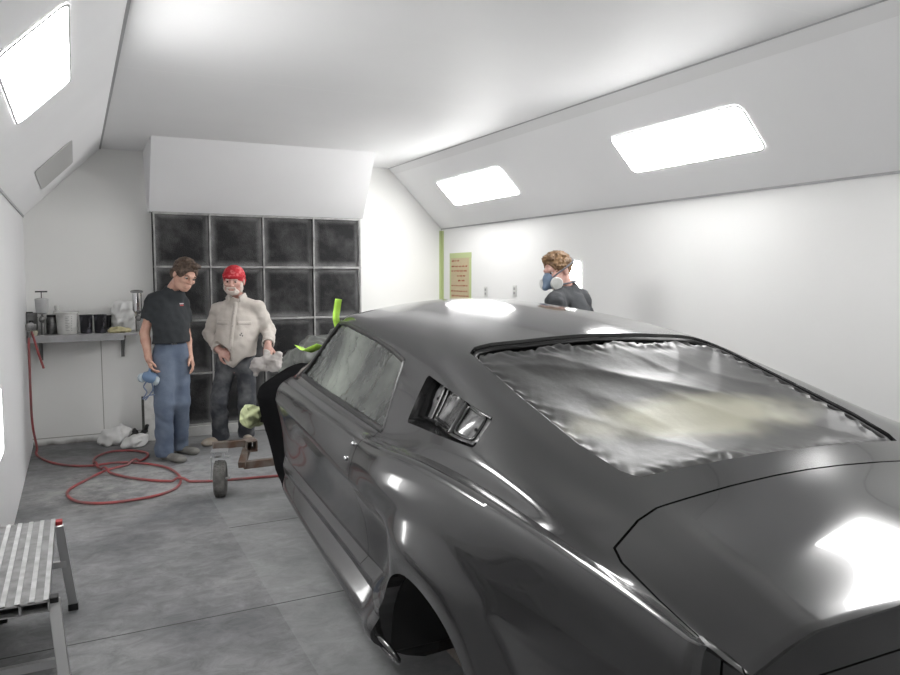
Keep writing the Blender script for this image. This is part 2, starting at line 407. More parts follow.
# ------------------------------------------------------------------ the fastback car
# car frame: x forward from the rear axle, y to its left, z up; nose slightly raised on the dolly
ca, cp = math.radians(2.0), math.radians(2.0)
hd = Vector((math.sin(ca), math.cos(ca), 0)); cl = Vector((-math.cos(ca), math.sin(ca), 0))
cdv = hd*math.cos(cp)+Vector((0, 0, math.sin(cp))); cz = cdv.cross(cl)
CAR_M = Matrix((cdv, cl, cz)).transposed()
CAR_O = Vector((1.72, 1.75, .14))
car = empty('car', CAR_O, CAR_M.to_euler(), 'freshly painted black fastback car with masked windows, without wheels, on a body dolly', 'car')
def carW(u, v, w): return CAR_O+CAR_M @ Vector((u, v, w))
M_paint = mat('fresh_black_paint', (.018, .018, .0185), .15, spec=.65, coat=.4, coatr=.025)
M_satin = mat('satin_black_primer', (.004, .004, .0045), .85, spec=.02)
M_hollow = mat('dark_inside', (.008, .008, .008), .8)

ROWS = [
 [(-1, 0, .24), (3.7, 0, .24)],
 [(-1, .66, .24), (-.6, .68, .22), (.5, .72, .20), (2.0, .72, .20), (3.7, .62, .22)],
 [(-1, .74, .26), (-.6, .77, .235), (.3, .80, .225), (2.0, .79, .225), (2.36, .77, .205), (3.7, .68, .24)],
 [(-1, .79, .30), (-.5, .83, .29), (.25, .86, .29), (.55, .888, .285), (.9, .880, .29), (2.05, .85, .30), (2.36, .80, .26), (3.1, .80, .27), (3.7, .73, .28)],
 [(-1, .81, .36), (-.5, .835, .375), (.3, .840, .38), (.55, .845, .378), (.9, .836, .38), (2.05, .832, .385), (2.36, .83, .33), (3.1, .77, .34), (3.7, .70, .34)],
 [(-1, .82, .42), (-.5, .845, .415), (.3, .852, .415), (.8, .846, .425), (2.05, .842, .428), (2.36, .845, .42), (3.1, .79, .42), (3.7, .72, .42)],
 [(-1, .83, .50), (-.5, .85, .485), (.3, .858, .475), (.37, .85, .47), (.45, .818, .462), (.60, .815, .455), (.8, .820, .452), (2.0, .822, .458), (2.2, .845, .50), (2.36, .865, .52), (3.1, .80, .5), (3.7, .73, .48)],
 [(-1, .845, .62), (-.5, .855, .62), (.1, .865, .62), (.33, .865, .62), (.41, .815, .612), (.56, .808, .605), (.70, .830, .605), (.78, .838, .605), (2.0, .838, .625), (2.2, .855, .635), (2.36, .895, .64), (2.74, .875, .63), (3.1, .83, .62), (3.7, .74, .58)],
 [(-1, .85, .76), (-.5, .868, .745), (.1, .895, .725), (.4, .893, .735), (.6, .887, .738), (.83, .880, .738), (1.4, .876, .762), (2.05, .872, .788), (2.2, .883, .78), (2.36, .918, .745), (2.74, .88, .735), (3.1, .835, .72), (3.7, .74, .69)],
 [(-1, .852, .86), (-.5, .866, .86), (.1, .895, .85), (.4, .898, .845), (.6, .885, .84), (.83, .866, .825), (1.4, .862, .834), (2.05, .858, .845), (2.2, .872, .835), (2.36, .90, .80), (2.74, .865, .785), (3.1, .82, .77), (3.7, .72, .75)],
 [(-1, .838, .955), (-.75, .845, .972), (-.4, .848, .972), (-.1, .852, .968), (.15, .856, .957), (.4, .858, .935), (.65, .848, .902), (.83, .844, .882), (1.4, .842, .878), (2.05, .838, .875), (2.2, .835, .872), (2.36, .86, .835), (2.74, .825, .815), (3.1, .78, .795), (3.7, .68, .77)],
 [(-1, .768, .90), (-.75, .77, .935), (-.4, .785, .958), (-.1, .79, .966), (.15, .795, .958), (.4, .80, .936), (.65, .802, .908), (.83, .802, .899), (1.4, .802, .901), (2.05, .797, .90), (2.2, .79, .898), (2.36, .80, .872), (2.74, .77, .85), (3.1, .72, .82), (3.7, .62, .79)],
 [(-1, .715, .865), (-.82, .722, .898), (-.7, .727, .93), (-.55, .735, .96), (-.35, .757, .995), (-.05, .766, 1.015), (.2, .77, 1.0), (.45, .776, .955), (.7, .789, .915), (1.4, .79, .918), (1.95, .78, .920), (2.2, .75, .908), (2.36, .74, .905), (2.74, .71, .88), (3.1, .67, .845), (3.7, .56, .81)],
 [(-1, .645, .905), (-.88, .645, .913), (-.75, .64, .938), (-.5, .612, .977), (-.3, .638, 1.022), (0, .645, 1.090), (.3, .648, 1.142), (.55, .646, 1.168), (.8, .642, 1.184), (1.1, .63, 1.215), (1.4, .622, 1.240), (1.70, .622, 1.254), (1.83, .668, 1.13), (2.0, .74, .965), (2.2, .70, .945), (2.36, .68, .925), (2.74, .65, .90), (3.1, .60, .865), (3.7, .48, .83)],
 [(-1, .58, .93), (-.9, .575, .93), (-.75, .555, .957), (-.48, .515, .99), (-.35, .515, 1.022), (-.16, .55, 1.068), (.15, .555, 1.142), (.53, .555, 1.226), (.8, .56, 1.25), (1.1, .555, 1.268), (1.4, .55, 1.278), (1.70, .54, 1.274), (1.82, .55, 1.215), (2.03, .58, 1.06), (2.2, .58, .965), (2.36, .56, .94), (2.74, .53, .915), (3.1, .48, .88), (3.7, .38, .845)],
 [(-1, .28, .93), (-.9, .28, .932), (-.75, .28, .962), (-.48, .27, .998), (-.35, .27, 1.034), (-.16, .28, 1.082), (.15, .28, 1.17), (.53, .28, 1.262), (.8, .28, 1.295), (1.1, .28, 1.316), (1.4, .28, 1.326), (1.70, .28, 1.316), (1.84, .28, 1.25), (2.07, .29, 1.09), (2.25, .29, .985), (2.4, .28, .95), (2.74, .27, .925), (3.1, .25, .89), (3.7, .2, .855)],
 [(-1, 0, .935), (-.9, 0, .936), (-.75, 0, .968), (-.48, 0, 1.003), (-.35, 0, 1.037), (-.16, 0, 1.086), (.15, 0, 1.176), (.53, 0, 1.275), (.8, 0, 1.309), (1.1, 0, 1.332), (1.4, 0, 1.343), (1.70, 0, 1.333), (1.86, 0, 1.26), (2.12, 0, 1.09), (2.3, 0, .99), (2.45, 0, .955), (2.74, 0, .93), (3.1, 0, .895), (3.7, 0, .86)],
]
def pchip(xs, ys, x):
    xs = np.array(xs, float); ys = np.array(ys, float); h = np.diff(xs); d = np.diff(ys)/h; n = len(xs); m = np.zeros(n)
    for i in range(1, n-1):
        if d[i-1]*d[i] > 0:
            w1 = 2*h[i]+h[i-1]; w2 = h[i]+2*h[i-1]; m[i] = (w1+w2)/(w1/d[i-1]+w2/d[i])
    if n > 2: m[0] = d[0]; m[-1] = d[-1]
    else: m[:] = d[0]
    i = np.clip(np.searchsorted(xs, x)-1, 0, n-2); t = (x-xs[i])/h[i]
    return ys[i]*(1+2*t)*(1-t)**2+h[i]*m[i]*t*(1-t)**2+ys[i+1]*t*t*(3-2*t)+h[i]*m[i+1]*t*t*(t-1)
def soft(xs, ys, x):
    # pchip softened by a short running mean, so the long curves flow
    return sum(pchip(xs, ys, np.clip(x+o, xs[0], xs[-1]))*q for o, q in ((-.09, .12), (-.045, .22), (0, .32), (.045, .22), (.09, .12)))
RUNS = [(0, 1), (1, 2, 3, 4), (4, 5), (5, 6), (6, 7, 8), (8, 9, 10, 11), (11, 12, 13, 14, 15, 16)]
SUB = 6
def section(us):
    """(len(us), npts, 3) half section, bottom centre to top centre"""
    us = np.asarray(us, float)
    R = np.array([[soft([c[0] for c in r], [c[k] for c in r], us) for k in (1, 2)] for r in ROWS])   # rows,2,nu
    R = R.transpose(2, 0, 1)
    out = []
    for run in RUNS:
        P = R[:, list(run)]
        if run[-1] == 16: ext = P[:, -2]*np.array([-1, 1]); 
        else: ext = 2*P[:, -1]-P[:, -2]
        Q = np.concatenate([(2*P[:, 0]-P[:, 1])[:, None], P, ext[:, None]], 1)
        n = P.shape[1]
        ch = np.sqrt(np.maximum(((Q[:, 1:]-Q[:, :-1])**2).sum(-1), 1e-8))**.5      # centripetal
        T = np.concatenate([np.zeros((len(us), 1)), np.cumsum(ch, 1)], 1)
        for i in range(n-1):
            t0, t1, t2, t3 = [T[:, i+k][:, None] for k in range(4)]; p0, p1, p2, p3 = [Q[:, i+k] for k in range(4)]
            for k in range(SUB):
                t = t1+(t2-t1)*k/SUB
                A1 = (t1-t)/(t1-t0)*p0+(t-t0)/(t1-t0)*p1; A2 = (t2-t)/(t2-t1)*p1+(t-t1)/(t2-t1)*p2; A3 = (t3-t)/(t3-t2)*p2+(t-t2)/(t3-t2)*p3
                B1 = (t2-t)/(t2-t0)*A1+(t-t0)/(t2-t0)*A2; B2 = (t3-t)/(t3-t1)*A2+(t-t1)/(t3-t1)*A3
                q = (t2-t)/(t2-t1)*B1+(t-t1)/(t2-t1)*B2
                if run[i] in (12, 13, 14):      # the trunk lid is folded sharply along row 14
                    sh = smooth01((-.44-us)/.06)[:, None]; q = q*(1-sh)+(p1+(p2-p1)*k/SUB)*sh
                out.append(q)
    out.append(R[:, 16])
    S = np.stack(out, 1)
    S = np.concatenate([np.broadcast_to(us[:, None, None], S.shape[:2]+(1,)), S], -1).copy()
    # wheel arch flares
    for uc, wc, amp, r1, r2 in ((.04, .26, .045, .43, .60),):
        r = np.hypot(S[..., 0]-uc, S[..., 2]-wc); side = smooth01((S[..., 1]-.76)/.06)*smooth01((.86-S[..., 2])/.1)*smooth01((S[..., 2]-.24)/.1)
        S[..., 1] += amp*smooth01((r2-r)/(r2-r1))*side
    return S
UMIN, UMAX = -.90, 3.62
US = np.unique(np.round(np.concatenate([np.arange(UMIN, 2.4, .022), np.arange(2.4, UMAX+.001, .04), [UMAX]]), 4))
S = section(US)
NP = S.shape[1]
def lerp_st(u, fn):
    i = int(np.clip(np.searchsorted(US, u)-1, 0, len(US)-2)); t = float(np.clip((u-US[i])/(US[i+1]-US[i]), 0, 1))
    return (1-t)*fn(S[i])+t*fn(S[i+1])
def surf_w(u, v): k = 11*SUB; return lerp_st(u, lambda s: float(np.interp(abs(v), s[k:, 1][::-1], s[k:, 2][::-1])))
def surf_v(u, w): a, e = 11*SUB, 14*SUB+1; return lerp_st(u, lambda s: float(np.interp(w, s[a:e, 2], s[a:e, 1])))
def side_v(u, w): a, e = 2*SUB, 10*SUB+1; return lerp_st(u, lambda s: float(np.interp(w, s[a:e, 2], s[a:e, 1])))
def body_solid():
    rings = []
    for i in range(len(US)):
        L_ = S[i]; R_ = L_[1:-1][::-1]*np.array([1, -1, 1]); rings.append(np.concatenate([L_, R_]))
    c = np.array([0, 0, .62])
    def shrink(r, du, f): q = (r-np.array([r[0, 0], 0, .62]))*np.array([1, f, f])+np.array([r[0, 0]+du, 0, .62]); return q
    tail = [shrink(rings[0], .03, .93), shrink(rings[0], -.012, .955), shrink(rings[0], -.018, .985), shrink(rings[0], -.008, .997)]
    nose = [shrink(rings[-1], .02, .98), shrink(rings[-1], .035, .92)]
    rings = tail+rings+nose; n = len(rings[0]); b = MB(); vs = np.concatenate(rings); fs = []
    for i in range(len(rings)-1):
        for k in range(n):
            l = (k+1) % n; fs.append((i*n+k, i*n+l, (i+1)*n+l, (i+1)*n+k))
    fs.append(tuple(range(n))[::-1]); fs.append(tuple((len(rings)-1)*n+k for k in range(n)))
    b.add(vs, fs); return b
solid = body_solid().build('solid', M_paint, None, None)

def offset_poly(P, d):
    n = len(P); A = sum(P[i][0]*P[(i+1) % n][1]-P[(i+1) % n][0]*P[i][1] for i in range(n)); sg = 1 if A > 0 else -1; out = []
    for i in range(n):
        p0, p1, p2 = [np.array(P[j % n], float) for j in (i-1, i, i+1)]
        e1 = (p1-p0)/np.linalg.norm(p1-p0); e2 = (p2-p1)/np.linalg.norm(p2-p1)
        n1 = np.array([e1[1], -e1[0]])*sg; n2 = np.array([e2[1], -e2[0]])*sg; m = n1+n2; m /= max(np.dot(m, n1), .3)
        out.append(tuple(p1+m*d))
    return out
def prism_uw(poly, v0, v1, side=1):
    b = MB(); b.prism([(u, v0*side, w) for u, w in poly], [(u, v1*side, w) for u, w in poly]); return b.build('cutter', None, None, None)
def prism_uv(poly, w0, w1):
    b = MB(); b.prism([(u, v, w0) for u, v in poly], [(u, v, w1) for u, v in poly]); return b.build('cutter', None, None, None)
def poly_dense(P, step=.05):
    out = []
    n = len(P)
    for i in range(n):
        a = np.array(P[i]); c = np.array(P[(i+1) % n]); k = max(1, int(np.linalg.norm(c-a)/step))
        out += [tuple(a+(c-a)*j/k) for j in range(k)]
    return out
def round_poly(P, r, n=4):
    out = []; m = len(P)
    for i in range(m):
        p0, p1, p2 = [np.array(P[j % m], float) for j in (i-1, i, i+1)]
        a = p1+(p0-p1)/np.linalg.norm(p0-p1)*r; c = p1+(p2-p1)/np.linalg.norm(p2-p1)*r
        for k in range(n+1):
            t = k/n; out.append(tuple((1-t)**2*a+2*t*(1-t)*p1+t*t*c))
    return out
# panel outlines (side view u,w and plan u,v)
DOOR = [(.755, .405), (.735, .50), (.75, .60), (.785, .72), (.79, .76), (.765, .84), (.73, .92), (.73, .99), (2.07, .99), (2.085, .80), (2.075, .42), (2.05, .405)]
LIDH = [(-.435, 0), (-.437, .12), (-.445, .28), (-.46, .45), (-.468, .53), (-.49, .60), (-.555, .712), (-.60, .728), (-.72, .732), (-.82, .726), (-1.0, .715)]
LID = LIDH+[(u, -v) for u, v in LIDH[:0:-1]]
GLASSH = [(.525, 0), (.527, .15), (.535, .30), (.548, .43), (.54, .50), (.50, .535), (.42, .543), (.15, .545), (-.16, .538), (-.30, .512), (-.345, .485), (-.34, .3), (-.335, 0)]
GLASS = GLASSH+[(u, -v) for u, v in GLASSH[-2:0:-1]]
WIND = [(1.74, 0), (1.74, .46), (1.77, .50), (1.98, .55), (2.08, .53), (2.2, .3), (2.22, 0), (2.2, -.3), (2.08, -.53), (1.98, -.55), (1.77, -.50), (1.74, -.46)]
SIDEW = round_poly([(1.96, .926), (1.72, 1.226), (1.60, 1.230), (1.2, 1.208), (.95, 1.184), (.80, 1.162), (.695, .920)], .014)
VENT = round_poly([(.545, .992), (.565, 1.148), (.085, 1.098), (.035, 1.030)], .016)
FEND = [(2.095, .15), (2.095, .42), (2.105, .80), (2.09, 1.0), (2.42, 1.0), (2.42, .15)]
def surf_cut_plan(poly, depth, top=.14):
    P = poly_dense(poly, .06); b = MB()
    b.prism([(u, v, surf_w(u, v)-depth) for u, v in P], [(u, v, surf_w(u, v)+top) for u, v in P]); return b.build('cutter', None, None, None)
def surf_cut_side(poly, depth, side, out=.12):
    P = poly; b = MB()
    dd = depth if callable(depth) else (lambda u, w: depth)
    b.prism([(u, (surf_v(u, w)-dd(u, w))*side, w) for u, w in P], [(u, (surf_v(u, w)+out)*side, w) for u, w in P]); return b.build('cutter', None, None, None)
def cyl_y(u, w, r, v0, v1, n=56):
    b = MB(); b.prism([(u+r*math.cos(2*PI*k/n), v0, w+r*math.sin(2*PI*k/n)) for k in range(n)], [(u+r*math.cos(2*PI*k/n), v1, w+r*math.sin(2*PI*k/n)) for k in range(n)]); return b.build('cutter', None, None, None)
wells = []
for s in (1, -1):
    wells += [cyl_y(.04, .26, .40, .50*s, 1.1*s), cyl_y(2.74, .33, .385, .50*s, 1.1*s)]
base = solid
boolean(base, wells); kill(*wells)
GAP = .0035
def piece(name, cutter, m):
    o = bpy.data.objects.new(name, base.data.copy()); COL.objects.link(o); boolean(o, [cutter], 'INTERSECT'); return o
parts = {}
cut = []
GP = lambda P: offset_poly(P, GAP)
for s, nm in ((1, 'door'), (-1, 'door')):
    c = prism_uw(DOOR, .70, 1.2, s); o = piece(nm, c, M_paint); kill(c); parts[('door', s)] = o
    cut.append(prism_uw(GP(DOOR), .69, 1.2, s))
    c = prism_uw(FEND, .66, 1.2, s); o = piece('front_fender', c, M_satin); kill(c); parts[('fender', s)] = o
    cut.append(prism_uw([(2.0915, .12), (2.0915, .42), (2.1015, .80), (2.0865, 1.1), (2.30, 1.1), (2.30, .12)], .65, 1.2, s)); cut.append(prism_uw([(2.297, .1), (2.297, 1.1), (3.8, 1.1), (3.8, .1)], .50, 1.25, s))
c = prism_uv(LID, .80, 1.2); parts['lid'] = piece('trunk_lid', c, M_paint); kill(c)
cut.append(prism_uv(offset_poly(LID, .006), .795, 1.2))
shell = base
shell.name = 'body_shell'
boolean(shell, cut); kill(*cut)
rec = [surf_cut_plan(GLASS, .085), surf_cut_plan(WIND, .05)]
for s in (1, -1):
    rec.append(surf_cut_side(SIDEW, .05, s, .10))
    rec.append(surf_cut_side(VENT, lambda u, w: .022+.05*smooth01((u-.1)/.4), s, .10))
boolean(shell, rec); kill(*rec)
# the side window recess also bites the top edge of the doors
for s in (1, -1):
    c = surf_cut_side(SIDEW, .05, s, .10); boolean(parts[('door', s)], [c]); kill(c)
def finish(o, m, ang=28):
    o.data.materials.clear(); o.data.materials.append(m); o.parent = car
    o.data.shade_smooth(); o.data.set_sharp_from_angle(angle=math.radians(ang))
finish(shell, M_paint)
for k, o in parts.items(): finish(o, M_satin if k[0] == 'fender' else M_paint)
parts['lid']['label'] = 'black ducktail trunk lid'
for s in (1, -1): parts[('fender', s)]['label'] = 'satin black flared panel ahead of the door'; parts[('fender', s)].name = 'fender_panel'

# wheel tubs: dark liners a little inside the cut wells
for s in (1, -1):
    for u, w, r in ((.04, .26, .398),):
        n = 40; b = MB()
        ring = lambda rr, v: [(u+rr*math.cos(PI*1.12*k/n-.06*PI), v*s, max(.245, w+rr*math.sin(PI*1.12*k/n-.06*PI))) for k in range(n+1)]
        A = ring(r, .84); B = ring(r, .505); m_ = n+1
        b.add(A+B, [(i, i+1, m_+i+1, m_+i) for i in range(n)])
        b.add(B, [tuple(range(n+1))])
        b.build('wheel_tub', M_hollow, car, 60)
# rear axle and brake drum seen in the empty arch
M_axle = mat('bare_axle_steel', (.05, .048, .045), .5, metal=.6)
ax = MB().tube([(.04, -.62, .30), (.04, .62, .30)], .045, 14); ax.lathe([(.0, -.02), (.10, -.02), (.14, 0), (.14, .05), (.06, .06), (.05, .09), (0, .09)], (.04, .58, .30), 28, Matrix.Rotation(-PI/2, 3, 'X')); ax.build('rear_axle', M_axle, car, 40)
# exhaust cover tip at the rear of the side skirt
tp = MB(); P = []
for k in range(25):
    a = 2*PI*k/24; P.append((.41+.105*math.cos(a), .872+.004*math.cos(a)+.018*math.sin(a), .285+.034*math.sin(a)-.01*math.cos(a)))
tp.tube(P[:-1], .009, 8, closed=True); M_chrome = mat('polished_metal', (.72, .72, .73), .12, metal=1.)
tp.build('exhaust_tip', mat('gloss_black_tip', (.02, .02, .02), .08, spec=.8, coat=1), car, 60)

# door lock button and handle studs
for s in (1, -1):
    R = Matrix.Rotation(-PI/2*s, 3, 'X')
    for nm, u, w, r in (('lock_button', .80, .866, .008), ('handle_stud', .845, .80, .009)):
        MB().lathe([(0, 0), (r, 0), (r, .007), (r*.6, .010), (0, .010)], (u, (side_v(u, w)-.001)*s, w), 16, R).build(nm, M_chrome, parts[('door', s)], 50)

# masking film in the window openings
def film_mat(name, c1, c2, sc, lo, hi, rough=.22, bs=.5):
    m = mat(name, c1, rough, spec=.45, noise=(sc, 5, lo, hi), col2=c2, bump=(24, bs)); return m
M_film = film_mat('side_window_film', (.045, .048, .046), (.155, .17, .15), 2.4, .40, .66, .24, .35)
M_ventf = film_mat('vent_film', (.05, .05, .05), (.22, .22, .22), 9., .45, .6, .2, .3)
M_rear = film_mat('rear_window_film', (.022, .022, .023), (.060, .060, .058), 3., .35, .7, .39, .10)
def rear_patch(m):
    # soft-edged yellowish band in the colour across the sagging film (pale)
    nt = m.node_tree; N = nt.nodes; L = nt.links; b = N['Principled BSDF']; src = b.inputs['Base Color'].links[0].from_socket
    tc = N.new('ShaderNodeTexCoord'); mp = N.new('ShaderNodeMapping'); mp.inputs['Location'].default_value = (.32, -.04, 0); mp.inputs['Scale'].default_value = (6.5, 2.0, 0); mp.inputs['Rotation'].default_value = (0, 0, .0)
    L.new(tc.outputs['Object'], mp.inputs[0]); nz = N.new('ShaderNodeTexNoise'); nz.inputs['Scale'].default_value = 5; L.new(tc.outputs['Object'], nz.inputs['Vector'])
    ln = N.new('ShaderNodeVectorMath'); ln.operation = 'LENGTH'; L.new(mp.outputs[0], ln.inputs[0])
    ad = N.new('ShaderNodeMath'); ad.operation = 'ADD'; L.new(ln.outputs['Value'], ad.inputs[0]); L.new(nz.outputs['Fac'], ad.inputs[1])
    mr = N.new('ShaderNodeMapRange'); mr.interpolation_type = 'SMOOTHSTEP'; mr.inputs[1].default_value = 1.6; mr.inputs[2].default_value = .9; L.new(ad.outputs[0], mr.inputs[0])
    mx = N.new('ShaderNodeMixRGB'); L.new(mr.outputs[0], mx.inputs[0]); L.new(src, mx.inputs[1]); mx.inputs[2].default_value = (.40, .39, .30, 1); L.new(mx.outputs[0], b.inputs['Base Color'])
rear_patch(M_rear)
def inside(P, x, y):
    c = False; n = len(P)
    for i in range(n):
        (x1, y1), (x2, y2) = P[i], P[(i+1) % n]
        if (y1 > y) != (y2 > y) and x < (x2-x1)*(y-y1)/(y2-y1)+x1: c = not c
    return c
def fill_poly(poly, step):
    """constrained triangulated fill of a polygon with interior points"""
    from mathutils.geometry import delaunay_2d_cdt
    B = poly_dense(poly, step); n = len(B); xs = [p[0] for p in B]; ys = [p[1] for p in B]; pts = list(B); inner = offset_poly(poly, -step*.45)
    x = min(xs); r = 0
    while x < max(xs):
        y = min(ys)+(step/2 if r % 2 else 0)
        while y < max(ys):
            if inside(inner, x, y): pts.append((x, y))
            y += step
        x += step*.87; r += 1
    v, e, f, *_ = delaunay_2d_cdt([Vector(p) for p in pts], [(i, (i+1) % n) for i in range(n)], [list(range(n))], 1, 1e-6)
    return np.array([tuple(q) for q in v]), [tuple(q) for q in f]
def edge_dist(P, pts):
    P = np.array(P); d = np.full(len(pts), 9.)
    for i in range(len(P)):
        a = P[i]; c = P[(i+1) % len(P)]; ab = c-a; t = np.clip(((pts-a) @ ab)/(ab @ ab), 0, 1); d = np.minimum(d, np.linalg.norm(pts-a-t[:, None]*ab, axis=1))
    return d
def wrinkle(p2, seed, fr, dirs):
    r = np.random.RandomState(seed); o = np.zeros(len(p2))
    for dx, dy, k, a in dirs:
        d = np.array([dx, dy])/math.hypot(dx, dy); q = p2 @ d; t = p2 @ np.array([-d[1], d[0]])
        ph = q*k+1.6*np.sin(t*3.1+r.rand()*6)+.8*np.sin(q*k*.31+r.rand()*6); o += a*(1-np.abs(np.sin(ph)))**2.2*(.4+.6*np.sin(t*4.3+q*2+r.rand()*6)**2)
    return o
# rear window sheet: taped around the rim, sagging, with a fold sweeping across
GL_IN = offset_poly([(u-.055*float(smooth01((u-.40)/.12))*(1+.35*math.sin(v*23)), v) for u, v in poly_dense(GLASS, .05)], -.007)
pts, fs = fill_poly(GL_IN, .013)
ed = edge_dist(GL_IN, pts)
base_w = np.array([surf_w(u, v) for u, v in pts])
fold = wrinkle(pts, 3, 1, [(1, .22, 5, .013), (1, -.45, 7, .006), (.15, 1, 6, .004), (.7, .7, 17, .002)])
sag = .020*smooth01(ed/.24)+.006*smooth01(ed/.05)
rim = .006*np.sin(pts[:, 0]*90+3*np.sin(pts[:, 1]*40))*np.sin(pts[:, 1]*75)*np.exp(-(ed/.045)**2)
w = base_w-.016-sag+fold*smooth01(ed/.05)+rim
b = MB(); b.add(np.c_[pts, w], fs); o = b.build('rear_window_masking', M_rear, car, 60, fix=True); o['label'] = 'wrinkled grey masking film sagging in the rear window'
# dark trough around the film (rubber channel)
M_rub = mat('black_channel', (.008, .008, .008), .35)
b = MB(); b.tube([(u, v, surf_w(u, v)-.022) for u, v in poly_dense(offset_poly(GLASS, -.012), .04)], .011, 8, closed=True); b.build('rear_window_channel', M_rub, car, 60)
b = MB(); b.tube([(u, v, surf_w(u, v)-.012) for u, v in poly_dense(WIND, .05)], .012, 8, closed=True); b.build('windshield_channel', M_rub, car, 60)
pts, fs = fill_poly(offset_poly(WIND, -.006), .03)
b = MB(); b.add([(u, v, surf_w(u, v)-.018+.006*math.sin(u*31+v*17)) for u, v in pts], fs); b.build('windshield_masking', M_film, car, 60)
for s in (1, -1):
    SI = offset_poly(SIDEW, -.004)
    pts, fs = fill_poly(SI, .012); ed = edge_dist(SI, pts)
    bv = np.array([surf_v(u, w) for u, w in pts])
    # folds fan out from the upper front corner
    q = pts-np.array([1.62, 1.26]); ang = np.arctan2(q[:, 1], -q[:, 0]); rad = np.hypot(q[:, 0], q[:, 1])
    fan = .011*(1-np.abs(np.sin(ang*11+1.2*np.sin(rad*6))))**2*smooth01(rad/.1)*np.exp(-(rad/.55)**2)
    fold = wrinkle(pts, 11, 1, [(1, .6, 13, .010), (.5, 1, 22, .005), (1, -.3, 30, .003)])
    v = bv-.016-.016*smooth01(ed/.08)+(fan+fold)*smooth01(ed/.04)+.004*np.sin(pts[:, 0]*80)*np.sin(pts[:, 1]*95)*np.exp(-(ed/.04)**2)
    b = MB(); b.add(np.c_[pts[:, 0], v*s, pts[:, 1]], fs); o = b.build('side_window_masking', M_film, car, 60); o['label'] = 'wrinkled silvery masking film over the side window'
    b = MB(); b.tube([(u, (surf_v(u, w)-.010)*s, w) for u, w in poly_dense(offset_poly(SIDEW, -.006), .04)], .013, 8, closed=True); b.build('side_window_channel', M_rub, car, 60)
    # quarter vent: inner panel with two framed openings, film behind
    dp = lambda u, w: .022+.05*smooth01((u-.1)/.4)-.006
    sv = lambda u, w, e=0.: (surf_v(u, w)-dp(u, w)+e)*s
    def lerp4(a, c):    # a along from front to rear, c from bottom to top
        F0 = np.array([.545, .992]); F1 = np.array([.565, 1.148]); R0 = np.array([.035, 1.03]); R1 = np.array([.085, 1.098])
        return (F0*(1-c)+F1*c)*(1-a)+(R0*(1-c)+R1*c)*a
    vp = [tuple(lerp4(a, c)) for a, c in ((.03, .04), (.97, .04), (.97, .96), (.03, .96))]
    pts, fs = fill_poly(round_poly(vp, .02), .009)
    fold = wrinkle(pts, 5, 1, [(1, .9, 30, .010), (.3, 1, 42, .006), (1, -.6, 55, .004)])
    b = MB(); b.add([(u, sv(u, w, .001)+s*f_, w) for (u, w), f_ in zip(pts, fold)], fs); o = b.build('quarter_vent_masking', M_ventf, car, 60); o['label'] = 'crumpled shiny film inside the quarter vent'
    b = MB()
    for a0, a1 in ((.20, .60), (.66, .93)):
        q = round_poly([tuple(lerp4(a, c)) for a, c in ((a0, .16), (a1, .16), (a1, .86), (a0, .86))], .016)
        b.tube([(u, sv(u, w, .008), w) for u, w in poly_dense(q, .03)], .0055, 8, closed=True)
    for a in (.14, .63):
        p0, p1 = lerp4(a, .08), lerp4(a, .93); b.tube([(p0[0], sv(*p0, .012), p0[1]), (p1[0], sv(*p1, .012), p1[1])], .007 if a < .2 else .011, 8)
    p0, p1 = lerp4(.05, .10), lerp4(.99, .07); b.tube([tuple((lambda p: (p[0], sv(*p, .012), p[1]))(lerp4(t, .09))) for t in np.linspace(.04, .98, 12)], .006, 8)
    b.tube([tuple((lambda p: (p[0], sv(*p, .012), p[1]))(lerp4(t, .93))) for t in np.linspace(.04, .98, 12)], .005, 8)
    b.build('quarter_vent_frame', M_paint, car, 60)
    for a, c in ((.60, .90), (.58, .12), (.92, .5), (.12, .55), (.3, .1)):
        p = lerp4(a, c); MB().lathe([(0, 0), (.006, 0), (.006, .006), (0, .008)], (p[0], sv(*p, .014), p[1]), 10, Matrix.Rotation(-PI/2*s, 3, 'X')).build('clip', M_rub, car, 50)
